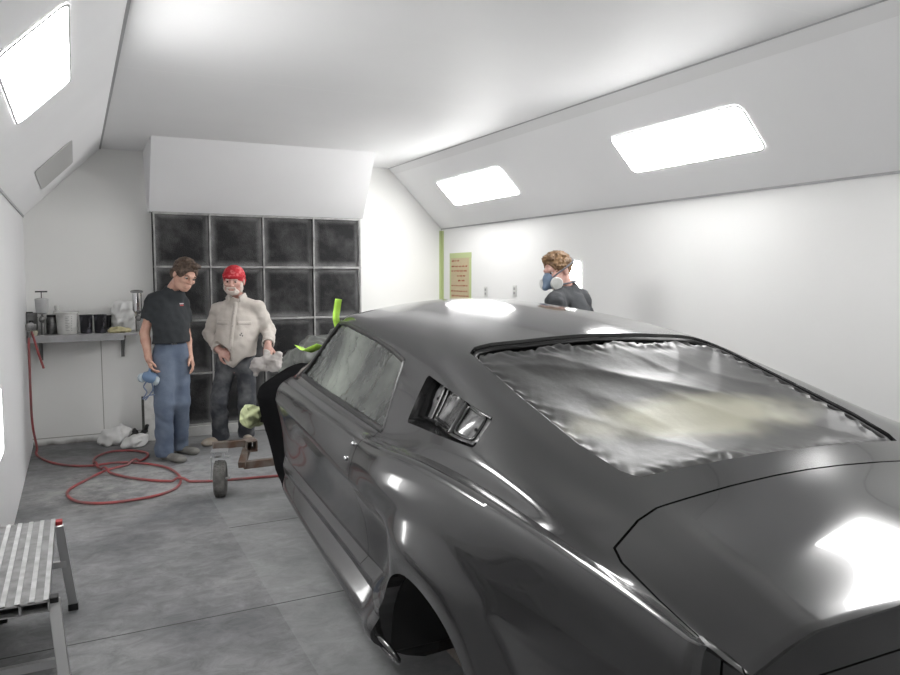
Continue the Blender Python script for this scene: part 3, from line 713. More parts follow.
# ------------------------------------------------------------------ SDF modelling (organic shapes)
class SDF:
    def __init__(s, lo, hi, h):
        s.lo = np.array(lo, float); s.h = h; s.n = np.ceil((np.array(hi)-s.lo)/h).astype(int)+1
        s.F = np.full(s.n, .5, np.float32)
    def _sub(s, lo, hi, pad):
        a = np.clip(np.floor((np.array(lo)-pad-s.lo)/s.h).astype(int), 0, s.n-1); b = np.clip(np.ceil((np.array(hi)+pad-s.lo)/s.h).astype(int)+1, 1, s.n)
        sl = tuple(slice(i, j) for i, j in zip(a, b))
        ax = [s.lo[k]+np.arange(a[k], b[k])*s.h for k in range(3)]
        return sl, np.stack(np.meshgrid(*ax, indexing='ij'), -1)
    def _mix(s, sl, d, k, op):
        f = s.F[sl]
        if op == 'cut':
            if k > 0:
                hh = np.clip(.5-.5*(f+d)/k, 0, 1); s.F[sl] = f+(-d-f)*hh+k*hh*(1-hh)
            else: s.F[sl] = np.maximum(f, -d)
            return
        if k > 0:
            hh = np.clip(.5+.5*(d-f)/k, 0, 1); s.F[sl] = d+(f-d)*hh-k*hh*(1-hh)
        else: s.F[sl] = np.minimum(f, d)
    def cap(s, a, b, ra, rb=None, k=.02, op='add', disp=None):
        rb = ra if rb is None else rb; a = np.array(a, float); b = np.array(b, float); R = max(ra, rb)
        sl, P = s._sub(np.minimum(a, b)-R, np.maximum(a, b)+R, .05+k)
        ab = b-a; t = np.clip(((P-a) @ ab)/max(ab @ ab, 1e-9), 0, 1); d = np.linalg.norm(P-a-t[..., None]*ab, axis=-1)-(ra+(rb-ra)*t)
        if disp: d = d+disp(P)
        s._mix(sl, d, k, op); return s
    def ell(s, c, r, R=None, k=.02, op='add', disp=None):
        c = np.array(c, float); r = np.array(r, float); M = r.max()
        sl, P = s._sub(c-M, c+M, .05+k); q = P-c
        if R is not None: q = q @ R
        k0 = np.linalg.norm(q/r, axis=-1); k1 = np.linalg.norm(q/(r*r), axis=-1); d = k0*(k0-1)/np.maximum(k1, 1e-6)
        if disp: d = d+disp(P)
        s._mix(sl, d, k, op); return s
    def box(s, c, hs, R=None, rad=.01, k=.01, op='add'):
        c = np.array(c, float); hs = np.array(hs, float); M = np.linalg.norm(hs)
        sl, P = s._sub(c-M, c+M, .03+k); q = P-c
        if R is not None: q = q @ R
        q = np.abs(q)-(hs-rad); d = np.linalg.norm(np.maximum(q, 0), axis=-1)+np.minimum(q.max(-1), 0)-rad
        s._mix(sl, d, k, op); return s
    def half(s, p, n):
        """keep the side of the plane the normal points away from"""
        sl, P = s._sub(s.lo, s.lo+s.n*s.h, 0); n = np.array(n, float); n /= np.linalg.norm(n)
        s.F = np.maximum(s.F, ((P-np.array(p)) @ n).astype(np.float32)); return s
    def noise(s, amp, freq, seed):
        sl, P = s._sub(s.lo, s.lo+s.n*s.h, 0); m = np.abs(s.F) < .06
        v = np.zeros(s.F.shape, np.float32); v[m] = vnoise(P[m]*freq, seed)*amp; s.F = s.F+v; return s
    def mesh(s, name='sdf', smooth=1):
        F = s.F; F = F.copy(); F[0] = F[-1] = .5; F[:, 0] = F[:, -1] = .5; F[:, :, 0] = F[:, :, -1] = .5
        neg = F < 0; n = s.n
        cs = np.zeros(n-1, bool); cnt = np.zeros(n-1, np.int8)
        corners = [(i, j, k) for i in (0, 1) for j in (0, 1) for k in (0, 1)]
        sub = lambda A, o: A[o[0]:n[0]-1+o[0], o[1]:n[1]-1+o[1], o[2]:n[2]-1+o[2]]
        for o in corners: cnt += sub(neg, o)
        cs = (cnt > 0) & (cnt < 8); idx = np.argwhere(cs)
        if len(idx) == 0: return bpy.data.meshes.new(name)
        acc = np.zeros((len(idx), 3)); num = np.zeros(len(idx))
        for a in corners:
            for ax in range(3):
                if a[ax] == 1: continue
                b = list(a); b[ax] = 1; b = tuple(b)
                fa = F[tuple((idx+a).T)]; fb = F[tuple((idx+b).T)]; cr = (fa < 0) != (fb < 0); t = np.where(cr, fa/np.where(cr, fa-fb, 1), 0)
                p = np.array(a)+0.*acc; p[:, ax] += t; acc[cr] += p[cr]; num[cr] += 1
        V = (idx+acc/num[:, None])*s.h+s.lo
        lut = np.full(n-1, -1, np.int64); lut[cs] = np.arange(len(idx)); quads = []
        for ax in range(3):
            o1, o2 = [(1, 2), (2, 0), (0, 1)][ax]
            e = [slice(None)]*3; e2 = [slice(None)]*3; e[ax] = slice(0, n[ax]-1); e2[ax] = slice(1, n[ax])
            A = neg[tuple(e)]; B = neg[tuple(e2)]; q = np.argwhere(A != B)
            q = q[(q[:, o1] > 0) & (q[:, o2] > 0) & (q[:, o1] < n[o1]-1) & (q[:, o2] < n[o2]-1)]
            if len(q) == 0: continue
            fl = A[tuple(q.T)]
            def g(d1, d2): z = q.copy(); z[:, o1] -= d1; z[:, o2] -= d2; return lut[tuple(z.T)]
            Q = np.stack([g(0, 0), g(1, 0), g(1, 1), g(0, 1)], 1)
            Q[~fl] = Q[~fl][:, ::-1]; quads.append(Q[:, ::-1])
        Q = np.concatenate(quads); Q = Q[(Q >= 0).all(1)]
        for _ in range(smooth):        # one light laplacian pass
            sm = np.zeros_like(V); c = np.zeros(len(V))
            for i in range(4):
                np.add.at(sm, Q[:, i], V[Q[:, (i+1) % 4]]+V[Q[:, i-1]]); np.add.at(c, Q[:, i], 2)
            V = V*.5+.5*sm/np.maximum(c, 1)[:, None]
        me = bpy.data.meshes.new(name); me.vertices.add(len(V)); me.vertices.foreach_set('co', V.ravel())
        me.loops.add(Q.size); me.loops.foreach_set('vertex_index', Q.ravel().astype(np.int32))
        me.polygons.add(len(Q)); me.polygons.foreach_set('loop_start', np.arange(0, Q.size, 4, dtype=np.int32)); me.polygons.foreach_set('loop_total', np.full(len(Q), 4, np.int32))
        me.update(); me.validate()
        bm = bmesh.new(); bm.from_mesh(me); bmesh.ops.recalc_face_normals(bm, faces=bm.faces); bm.to_mesh(me); bm.free()
        return me
    def build(s, name, m, parent=None, smooth=1):
        return link(name, s.mesh(name, smooth), m, parent, 180)

# ------------------------------------------------------------------ things around the booth
M_alu = mat('scuffed_aluminium', (.58, .58, .58), .42, metal=.6, noise=(14, 8, .35, .7), col2=(.38, .38, .38))
M_groove = mat('dirty_groove', (.17, .17, .17), .6, metal=.3, noise=(14, 8, .35, .7), col2=(.30, .30, .30))
M_alub = mat('bright_aluminium', (.55, .55, .55), .35, metal=.8)
M_blackp = mat('black_plastic', (.012, .012, .012), .5)
M_redp = mat('red_plastic', (.35, .04, .04), .5)

# step platform, lower left
ST = .50; x0, x1, ya, yb = -.395, -.125, 2.92, 3.90
step = empty('work_platform', ((x0+x1)/2, (ya+yb)/2, 0), label='low aluminium work platform with a ribbed deck on splayed legs', cat='platform')
W2 = (x1-x0)/2; L2 = (yb-ya)/2
w = 2*W2; nr = 6; zt = ST; zb = ST-.045; cx = 0.; prof = []; b = MB()
for i in range(nr):                              # raised treads along the plank
    a = -w/2+w*i/nr; e = a+w/nr; mid = a+w/nr*.62
    prof += [(a, zt-.005), (mid, zt-.005), (mid, zt), (e, zt)]
prof += [(w/2, zb), (-w/2, zb)]
n = len(prof); b.add([(x, -L2, z) for x, z in prof]+[(x, L2, z) for x, z in prof], [(i, (i+1) % n, n+(i+1) % n, n+i) for i in range(n)])
for c in range(3):                               # three hollow chambers, open at both ends
    xa, xb = -w/2+w*c/3+.004, -w/2+w*(c+1)/3-.004; q = [(xa, zt-.010), (xb, zt-.010), (xb, zb+.004), (xa, zb+.004)]
    b.add([(x, -L2, z) for x, z in q]+[(x, L2, z) for x, z in q], [(i, (i+1) % 4, 4+(i+1) % 4, 4+i) for i in range(4)])
for yy in (-L2, L2):
    t = .004
    b.box((0, yy*.999, zb+t/2), (w, .002, t)); b.box((0, yy*.999, zt-.0075), (w, .002, .005))
    for c in range(4): b.box((-w/2+w*c/3+(t/2 if c == 0 else -t/2 if c == 3 else 0), yy*.999, (zt+zb)/2-.003), (t*(1 if c in (0, 3) else 2), .002, .038))
o = b.build('deck_plank', [M_alu, M_groove], step, 30)
for i in range(nr): o.data.polygons[4*i].material_index = 1
for sy in (-1, 1):
    for sx in (-1, 1):
        top = (W2+.014 if sx > 0 else -W2+.03, sy*(L2-.05), ST-.02 if sx > 0 else ST-.05); ft = (W2+.058 if sx > 0 else -W2+.025, sy*(L2+.10), .03)
        lg = MB().bar(top, ft, .04, .022, (0, 1, 0)).build('leg', M_alub, step, 30, bevel=.003)
        MB().bar((ft[0], ft[1], .035), (ft[0]*1.0, ft[1]+sy*.002, .0), .046, .03, (0, 1, 0)).build('rubber_foot', M_blackp, lg, 30, bevel=.003)
    a = Vector((W2+.038, sy*(L2+.012), .27)); c = Vector((-W2+.03, sy*(L2+.012), .27)); MB().bar(a, c, .022, .03).build('cross_brace', M_alub, step, 30)
    MB().box((W2+.016, sy*(L2-.03), ST-.012), (.028, .04, .022)).build('hinge_cap', M_redp if sy > 0 else M_blackp, step, 30, bevel=.003)

# shelf on the back wall
SX0, SX1, SYF, SZ = XL+.005, .52, 7.72, 1.095
M_shelf = mat('grey_shelf_paint', (.42, .42, .43), .5, noise=(8, 6, .4, .7), col2=(.30, .30, .30))
shelf = empty('wall_shelf', ((SX0+SX1)/2, SYF, SZ), label='long grey shelf on the back wall left of the filters', cat='shelf')
hw = (SX1-SX0)/2
MB().box((0, .175, -.012), (2*hw, .35, .024)).build('board', M_shelf, shelf, 30, bevel=.003)
MB().box((-.06, -.008, -.033), (2*hw-.12, .016, .066)).build('front_lip', M_shelf, shelf, 30, bevel=.003)
for x in (-hw+.10, hw-.12):
    b = MB(); b.bar((x, .345, -.26), (x, .345, -.024), .03, .012, (0, 1, 0)); b.bar((x, .02, -.036), (x, .34, -.036), .03, .02); b.bar((x, .03, -.046), (x, .335, -.25), .02, .012)
    b.build('bracket', mat('bracket_steel', (.16, .16, .16), .5, metal=.5), shelf, 30)
def shx(px, Y=7.86): return float(at_y(px, 330, Y)[0])
def shz(py, Y=7.86, px=80): return float(at_y(px, py, Y)[2])
M_gun = mat('worn_gun_metal', (.24, .24, .235), .35, metal=.8, noise=(20, 5, .4, .7), col2=(.10, .10, .10))
M_can = mat('dull_tin', (.36, .36, .36), .4, metal=.6, noise=(12, 6, .4, .65), col2=(.18, .18, .18))
M_white = mat('white_plastic', (.68, .68, .66), .45, noise=(11, 6, .45, .7), col2=(.50, .50, .48))
M_trans = mat('cloudy_plastic_cup', (.52, .53, .53), .35, noise=(8, 4, .4, .7), col2=(.40, .40, .40))
M_blackpot = mat('paint_caked_black', (.020, .020, .024), .38, noise=(14, 6, .5, .62), col2=(.12, .12, .14))
T0 = SZ+.001
# tin can
x = shx(30, 7.93); can = empty('tin_can', (x, 7.94, T0), label='dull grey tin can at the left end of the shelf', cat='can')
MB().lathe([(0, 0), (.066, 0), (.068, .004), (.066, .008), (.066, .19), (.069, .195), (.069, .20), (.062, .20), (.060, .19), (0, .186)], (0, 0, 0), 32).build('body', M_can, can, 40)
MB().lathe([(.0, 0), (.03, 0), (.03, .022), (.0, .024)], (0, 0, .188), 24).build('cap', M_blackp, can, 40)
MB().tube(crom([(-.068, 0, .16), (-.05, -.05, .11), (0, -.078, .09), (.05, -.05, .11), (.068, 0, .16)], 6), .0022, 6).build('wire_handle', M_gun, can, 60)
# small cream cup in front
cup = MB().lathe([(0, 0), (.024, 0), (.034, .045), (.031, .045), (.022, .004), (0, .004)], (0, 0, 0), 24).build('paper_cup', mat('cream_paper', (.60, .57, .45), .7), None, 40); cup.location = (shx(34, 7.755), 7.765, T0)
tag(cup, 'small cream cup in front of the tin can on the shelf', 'cup')
# spray gun builder
def spray_gun(loc, rz, label, kind):
    e = empty('spray_gun', loc, (0, 0, rz), label, 'spray gun', 'spray guns on the shelf'); e.scale = (1, 1, 1.27 if kind == 'cloudy' else 1.18)
    b = MB(); b.tube(crom([(0, 0, .0), (.004, 0, .05), (.014, 0, .10)], 5), [.017]*10+[.015], 14); b.build('grip', M_gun, e, 60)
    b = MB(); b.tube([(.03, 0, .118), (-.12, 0, .118)], .018, 16); b.lathe([(0, 0), (.024, 0), (.026, .02), (.018, .032), (.008, .036), (0, .036)], (-.118, 0, .118), 20, Matrix.Rotation(-PI/2, 3, 'Y')); b.build('gun_body', M_gun, e, 50)
    b = MB(); b.tube(crom([(-.045, 0, .10), (-.05, 0, .06), (-.03, 0, .025)], 6), .005, 8); b.build('trigger', M_can, e, 60)
    b = MB(); b.lathe([(0, 0), (.011, 0), (.011, .03), (0, .032)], (.03, 0, .118), 14, Matrix.Rotation(PI/2, 3, 'Y')); b.lathe([(0, 0), (.009, 0), (.009, .02), (0, .02)], (.02, 0, .09), 14, Matrix.Rotation(PI/2, 3, 'Y')); b.build('adjuster_knob', M_alub, e, 50)
    b = MB(); b.tube([(-.06, 0, .13), (-.06, 0, .158)], .010, 12); b.build('cup_stem', M_gun, e, 50)
    if kind == 'cloudy':
        b = MB(); b.lathe([(0, 0), (.02, 0), (.052, .012), (.056, .10), (.058, .104), (.056, .112), (.03, .118), (0, .118)], (-.06, 0, .152), 32); b.build('paint_cup', M_trans, e, 40)
        b = MB(); b.tube([(-.06, 0, .27), (-.06, 0, .315)], .004, 8); b.tube([(-.06, -.05, .316), (-.06, .05, .316)], .005, 8); b.build('cup_handle', M_blackp, e, 50)
    else:
        b = MB(); b.lathe([(0, 0), (.02, .0), (.036, .015), (.043, .03), (.043, .175), (0, .175)], (-.06, 0, .150), 36); b.build('paint_cup', M_chrome, e, 40)
        b = MB(); b.lathe([(.043, 0), (.058, .004), (.058, .016), (.046, .022), (.02, .026), (0, .026)], (-.06, 0, .322), 36, capb=True); b.build('cup_lid', M_can, e, 40)
    return e
g1x = shx(43, 7.82)+.06; spray_gun((g1x-.06, 7.84, T0+.0), PI/2, 'spray gun with a cloudy plastic cup and black handle on top, on the shelf', 'cloudy')
g2x = shx(138, 7.80)+.06; spray_gun((g2x-.06, 7.86, T0), PI/2, 'spray gun with a tall polished metal cup at the right end of the shelf', 'chrome')
# grey ring gauge / hose reel cover between gun and bucket
x = shx(52.3, 7.90); e = empty('paint_strainer_jar', (x, 7.91, T0), label='round grey jar between the spray gun and the white bucket', cat='jar')
MB().lathe([(0, 0), (.046, 0), (.05, .01), (.05, .13), (.045, .15), (.04, .16), (0, .16)], (0, 0, 0), 32).build('body', M_gun, e, 40)
MB().lathe([(0, .16), (.043, .16), (.043, .18), (0, .183)], (0, 0, 0), 32).build('lid', M_blackp, e, 40)
# white bucket
x = shx(67.5, 7.84); bk = empty('paint_bucket', (x, 7.85, T0), label='white plastic mixing bucket with dark scale marks on the shelf', cat='bucket')
MB().lathe([(0, 0), (.082, 0), (.085, .006), (.094, .185), (.100, .187), (.100, .200), (.092, .200), (.090, .19), (.080, .01), (0, .01)], (0, 0, 0), 40).build('body', M_white, bk, 40)
b = MB()
for j in range(9):
    z = .035+j*.016; r = .0855+.0095*(z/.185)
    for a0, a1 in (((-100, -86) if j % 2 else (-100, -78)), ((-70, -62))):
        A = [math.radians(a0+(a1-a0)*i/5) for i in range(6)]
        b.add([(r*math.cos(a), r*math.sin(a), z) for a in A]+[(r*math.cos(a), r*math.sin(a), z+.003) for a in A], [(i, i+1, 7+i, 6+i) for i in range(5)])
b.build('scale_marks', mat('print_ink', (.08, .08, .08), .6), bk, 40)
MB().lathe([(.094, .192), (.104, .196), (.104, .204), (.09, .207), (0, .207)], (0, 0, 0), 40, capb=False).build('lid', M_white, bk, 40)
x = shx(57.5, 8.02); tg = empty('plastic_bottle', (x, 8.02, T0), label='white plastic bottle standing behind the white bucket', cat='bottle')
MB().lathe([(0, 0), (.038, 0), (.04, .005), (.04, .17), (.03, .21), (.018, .22), (.018, .235), (0, .235)], (0, 0, 0), 28).build('body', M_white, tg, 40)
MB().lathe([(0, .232), (.021, .232), (.021, .262), (0, .264)], (0, 0, 0), 24).build('cap', M_white, tg, 40)
# black pots
for px, lab in ((86.5, 'black caked paint pot next to the white bucket'), (100.5, 'black caked paint pot in the middle of the three dark pots')):
    x = shx(px, 7.84); e = empty('paint_pot', (x, 7.85, T0), label=lab, cat='pot', group='black paint pots on the shelf')
    MB().lathe([(0, 0), (.049, 0), (.051, .004), (.056, .165), (.060, .170), (.060, .176), (.054, .176), (.049, .165), (.044, .02), (0, .02)], (0, 0, 0), 32).build('body', M_blackpot, e, 40)
    MB().tube(crom([(.02, -.050, .14), (.028, -.078, .12), (.028, -.076, .07), (.018, -.046, .05)], 6), .006, 8).build('handle', M_blackpot, e, 60)
x = shx(107, 7.93); e = empty('paint_pot', (x, 8.0, T0), label='slim black paint pot behind, rightmost of the dark pots', cat='pot', group='black paint pots on the shelf')
MB().lathe([(0, 0), (.04, 0), (.042, .14), (.045, .145), (.04, .15), (0, .15)], (0, 0, 0), 28).build('body', M_blackpot, e, 40)
MB().lathe([(0, .148), (.046, .148), (.046, .16), (0, .162)], (0, 0, 0), 28).build('lid', M_blackp, e, 40)
# white paper sack leaning on the wall, yellow rag, dark box
x = shx(123.5, 7.98); s = SDF((x-.17, 7.82, T0-.01), (x+.19, 8.075, T0+.34), .008)
s.box((x, 7.975, T0+.13), (.10, .06, .125), rad=.045, k=0); s.ell((x+.02, 7.98, T0+.24), (.085, .05, .06), k=.05); s.noise(.016, 9, 4); s.half((0, 0, T0), (0, 0, -1)); s.half((0, 8.066, 0), (0, 1, 0))
o = s.build('paper_bag', mat('white_paper', (.70, .70, .69), .7)); tag(o, 'crumpled white paper bag leaning on the wall at the right of the shelf', 'bag')
x = shx(120, 7.80); s = SDF((x-.14, 7.73, T0-.01), (x+.14, 7.86, T0+.10), .006)
s.ell((x-.04, 7.79, T0+.022), (.065, .04, .032), k=.02); s.ell((x+.045, 7.795, T0+.018), (.06, .038, .026), k=.02); s.ell((x, 7.79, T0+.03), (.04, .03, .03), k=.02); s.noise(.010, 16, 9); s.half((0, 0, T0), (0, 0, -1))
o = s.build('rag', mat('yellowish_rag', (.52, .47, .28), .85)); tag(o, 'yellowish rag lying in front of the white bag on the shelf', 'rag')
# things on the floor below the shelf
M_bag = mat('white_bag', (.70, .70, .69), .6)
for cx, cy, rx, rz, lab, sd in ((.30, 7.84, .125, .10, 'larger crumpled white bag on the floor by the back wall', 3), (.47, 7.64, .095, .065, 'smaller crumpled white bag on the floor in front of the white panel', 8)):
    s = SDF((cx-.24, cy-.2, -.01), (cx+.24, cy+.2, .30), .008)
    s.ell((cx-.02, cy, rz*.7), (rx, .10, rz), k=.03); s.ell((cx+.06, cy+.02, rz*1.2), (rx*.55, .07, rz*.7), k=.04); s.ell((cx-.09, cy-.01, rz*.45), (rx*.5, .08, rz*.6), k=.03)
    s.noise(.014, 9, sd); s.half((0, 0, .002), (0, 0, -1)); o = s.build('crumpled_bag', M_bag); tag(o, lab, 'bag', 'crumpled bags on the floor')
cx, cy = .50, 7.80
s = SDF((cx-.14, cy-.12, 0), (cx+.16, cy+.12, .24), .006)
s.cap((cx-.08, cy-.03, .02), (cx-.03, cy, .12), .016, .022, k=.02); s.cap((cx-.03, cy, .12), (cx+.01, cy, .06), .022, .018, k=.02); s.cap((cx+.01, cy, .06), (cx+.06, cy, .11), .018, .022); s.cap((cx+.06, cy, .11), (cx+.08, cy-.03, .17), .020, .016); s.cap((cx+.01, cy, .06), (cx+.02, cy-.02, .016), .03, .02); s.noise(.006, 20, 5)
s.half((0, 0, .002), (0, 0, -1))
o = s.build('glove', mat('black_rubber', (.012, .012, .012), .5)); tag(o, 'black crumpled rubber glove on the floor beside the white bags', 'glove')
# white panel with a dark edge leaning at the corner of the filter bank
pn = empty('leaning_panel', (.605, 7.845, 0), label='white panel with a dark edge standing behind the dark shirted man', cat='panel')
MB().box((.06, .0, .225), (.20, .03, .445)).build('panel_face', M_white, pn, 30, bevel=.003)
MB().box((-.052, .0, .225), (.022, .036, .45)).build('edge_strip', mat('dark_edge', (.05, .05, .045), .6), pn, 30, bevel=.003)

# air hose: down the left wall, two loops on the floor and away under the car
M_hose = mat('red_rubber_hose', (.38, .085, .085), .5, noise=(5, 4, .42, .66), col2=(.22, .105, .105))
HZ = .0125
pts = [(XL+.03, 7.60, 1.13), (XL+.028, 7.58, .95), (XL+.026, 7.56, .60), (XL+.028, 7.60, .30), (XL+.05, 7.68, .08)]
pts += [tuple(at_z(*q, z=HZ)) for q in [(37, 455), (50, 462), (70, 465.5), (92, 465.5), (118, 462.5), (145, 463.5), (168, 468), (180, 477), (177, 487), (160, 494.5), (135, 499.5), (105, 503), (80, 502), (68, 496), (70, 489), (88, 479), (107, 470), (128, 464.5), (145, 458.5), (147, 453), (132, 450.5), (112, 451.5), (97, 456.5), (94, 463.5), (106, 471), (122, 476), (140, 479), (160, 480.8), (182, 481.3), (210, 481), (250, 478), (290, 475), (330, 473)]]
pts = [list(p) for p in pts]
hose_c = crom(pts, 10)
# where the hose crosses itself the upper strand is lifted
P = np.array([tuple(p) for p in hose_c]); fl = P[:, 2] < .05
for i in range(len(P)):
    if not fl[i]: continue
    d = np.linalg.norm(P[:, :2]-P[i, :2], axis=1); far = np.abs(np.arange(len(P))-i) > 25
    if (far & fl & (d < .07)).any():
        j = np.where(far & fl)[0]; j = j[np.argmin(d[j])]
        if i > j: P[i, 2] += .027*float(smooth01(np.array((.07-d[j])/.05)))
hs = empty('air_hose', (XL+.03, 7.60, 0), label='red rubber air hose looped on the floor and running down the left wall', cat='hose')
off = Vector((-(XL+.03), -7.60, 0))
MB().tube([Vector(p)+off for p in P], .0102, 10).build('hose', M_hose, hs, 60)
b = MB(); b.tube([Vector((XL+.03, 7.60, 1.09))+off, Vector((XL+.03, 7.60, 1.145))+off], .016, 12); b.build('coupling', M_gun, hs, 50)
# short branch hose hanging from the shelf end
h2 = MB().tube(crom([(XL+.05, 7.69, 1.14), (XL+.075, 7.66, 1.04), (XL+.10, 7.66, .93), (XL+.135, 7.66, .80)], 8), .010, 10).build('branch_hose', M_hose, hs, 60); h2.data.transform(Matrix.Translation(off))
rg = empty('air_regulator', (XL+.05, 7.66, 1.15), label='small grey air regulator on the left wall beside the shelf', cat='regulator')
b = MB(); b.box((0, 0, .03), (.085, .05, .06)); b.build('body', M_gun, rg, 30, bevel=.006)
MB().lathe([(0, 0), (.026, 0), (.026, .012), (0, .013)], (.0, -.025, .05), 20, Matrix.Rotation(PI/2, 3, 'X')).build('gauge', M_can, rg, 40)
MB().lathe([(0, 0), (.018, 0), (.018, .03), (0, .032)], (0, 0, .06), 16).build('knob', M_blackp, rg, 40)

# masking paper notice with green tape, tape strip in the corner, sockets
M_tape = mat('green_masking_tape', (.52, .60, .30), .6); M_kraft = mat('tan_masking_paper', (.56, .47, .30), .7, noise=(6, 4, .4, .7), col2=(.50, .42, .26)); M_marker = mat('red_marker', (.40, .10, .06), .7)
ny0, ny1, nz0, nz1 = 7.33, 7.85, 1.10, 1.90
nt_ = empty('paper_notice', (XR, (ny0+ny1)/2, nz0), label='tan paper notice with red handwriting and green tape on the right wall', cat='notice')
X = lambda d: -d
MB().box((X(.0012), 0, (nz1-nz0)/2), (.003, ny1-ny0, nz1-nz0)).build('sheet', M_kraft, nt_, 30)
hy = (ny1-ny0)/2; H = nz1-nz0
for nm, c, d, dx in (('tape', (0, H-.025), (ny1-ny0+.02, .06), .0032), ('tape', (-hy+.02, H/2-.03), (.05, H-.06), .0028), ('tape', (hy-.005, H/2-.03), (.03, H-.06), .0028)):
    MB().box((X(dx), c[0], c[1]), (.002, d[0], d[1])).build(nm, M_tape, nt_, 30)
b = MB(); rr = random.Random(5)
for li, (za, a0, a1) in enumerate(((.712, .40, .05), (.648, .42, -.30), (.596, .42, -.30), (.538, .14, -.16), (.484, .10, -.14), (.426, .42, -.32), (.362, .44, -.36), (.308, .40, -.36), (.24, .42, -.3), (.18, .42, -.36))):
    y = a0*hy*2*.5/.5; y = hy*(a0/.5); ye = hy*(a1/.5)
    while y > ye:
        wl = rr.uniform(.03, .075); pts = []
        n = int(wl/.006)
        for i in range(n+1): pts.append((X(.0035), y-i*.006, za+(.011 if i % 2 else -.008)*rr.uniform(.4, 1.)))
        if len(pts) > 2: b.tube(pts, .0022, 5)
        y -= wl+.022
b.build('handwriting', M_marker, nt_, 60)
tp = MB().box((XR-.002, 8.05, 1.1), (.003, .055, 2.16)).box((XR-.018, YB-.002, 1.1), (.034, .003, 2.16)).build('tape_strip', M_tape, None, 30); tag(tp, 'vertical strip of green masking tape in the back right corner', 'tape')
M_sock = mat('socket_plastic', (.66, .66, .64), .5)
for y, z, lab in ((6.99, 1.47, 'small white wall socket closer to the paper notice'), (6.40, 1.49, 'small white wall socket closer to the man with the respirator')):
    e = empty('wall_socket', (XR, y, z), label=lab, cat='socket', group='wall sockets')
    MB().box((-.004, 0, 0), (.008, .07, .11)).build('plate', M_sock, e, 30, bevel=.003)
    for dz in (-.022, .022): MB().box((-.009, 0, dz), (.004, .03, .026)).build('outlet', mat('outlet_grey', (.35, .35, .35), .5), e, 30)

# ------------------------------------------------------------------ body dolly under the car
M_rust = mat('rusty_square_tube', (.11, .065, .045), .7, metal=.2, noise=(9, 7, .38, .66), col2=(.19, .17, .15))
M_zinc = mat('zinc_bracket', (.50, .51, .52), .4, metal=.7)
M_tyre = mat('dusty_tyre', (.10, .098, .093), .9, noise=(16, 5, .4, .7), col2=(.19, .185, .175))
dl = empty('body_dolly', (1.72, 3.4, 0), label='rusty steel tube dolly on pneumatic wheels carrying the car', cat='dolly')
D = Vector((-1.72, -3.4, 0))
def dbar(a, b_, w, h, nm, m=M_rust): return MB().bar(Vector(a)+D, Vector(b_)+D, w, h).build(nm, m, dl, 30, bevel=.003)
def carxy(u, v): p = carW(u, v, 0); return p.x, p.y
rails = []
zt = carW(0, 0, .2).z-.005
for v in (.52, -.52):
    a = carW(-.55, v, .185); c = carW(3.45, v, .185)
    zl = min(a.z, .33)
    dbar((a.x, a.y, .275), (c.x, c.y, .275), .06, .06, 'side_rail')
    for u in (.62, 1.95):
        p = carW(u, v, .200); MB().box((p.x+D.x, p.y+D.y, (.30+p.z)/2), (.05, .07, p.z-.30)).build('post', M_rust, dl, 30)
def tube_open(a, b_, w, h, t, nm):
    """hollow square tube, open at end a"""
    a = Vector(a)+D; b_ = Vector(b_)+D; d = (b_-a).normalized(); sx = d.cross(Vector((0, 0, 1))).normalized(); sz = sx.cross(d)
    m = MB(); q = lambda p, x, z: p+sx*x+sz*z
    O = [(-w/2, -h/2), (w/2, -h/2), (w/2, h/2), (-w/2, h/2)]; I = [(x*(1-2*t/w), z*(1-2*t/h)) for x, z in O]
    vs = [q(a, *p) for p in O]+[q(b_, *p) for p in O]+[q(a, *p) for p in I]+[q(b_, *p) for p in I]; fs = []
    for i in range(4):
        j = (i+1) % 4; fs += [(i, j, 4+j, 4+i), (8+j, 8+i, 12+i, 12+j), (j, i, 8+i, 8+j), (4+i, 4+j, 12+j, 12+i)]
    m.add(vs, fs); return m.build(nm, M_rust, dl, 20)
# front cross tube with its caster at the end, as seen left of the fender
WX, WY = .915, 5.62
e1 = at_y(252, 446.5, 5.72)
tube_open((e1[0], 5.72, e1[2]), (e1[0]+.004, 5.87, e1[2]), .085, .085, .008, 'stub_tube')
dbar((WX-.02, 5.80, .345), (e1[0]-.03, 5.80, .345), .05, .05, 'outrigger')
dbar((e1[0]+.0, 5.86, .32), (e1[0]-.10, 5.62, .215), .055, .05, 'strut')
dbar((e1[0]-.08, 5.66, .205), (1.75, 5.60, .225), .055, .055, 'cross_tube')
dbar((1.74, 5.60, .235), (carxy(3.3, .52)[0]+.3, carxy(3.3, .52)[1], .275), .06, .06, 'tow_tube')
dbar((carxy(3.38, .55)[0], carxy(3.38, 0)[1], .275), (carxy(3.38, -.55)[0], carxy(3.38, 0)[1], .275), .06, .06, 'cross_tube')
dbar((carxy(-.5, .55)[0], carxy(-.5, 0)[1], .275), (carxy(-.5, -.55)[0], carxy(-.5, 0)[1], .275), .06, .06, 'cross_tube')
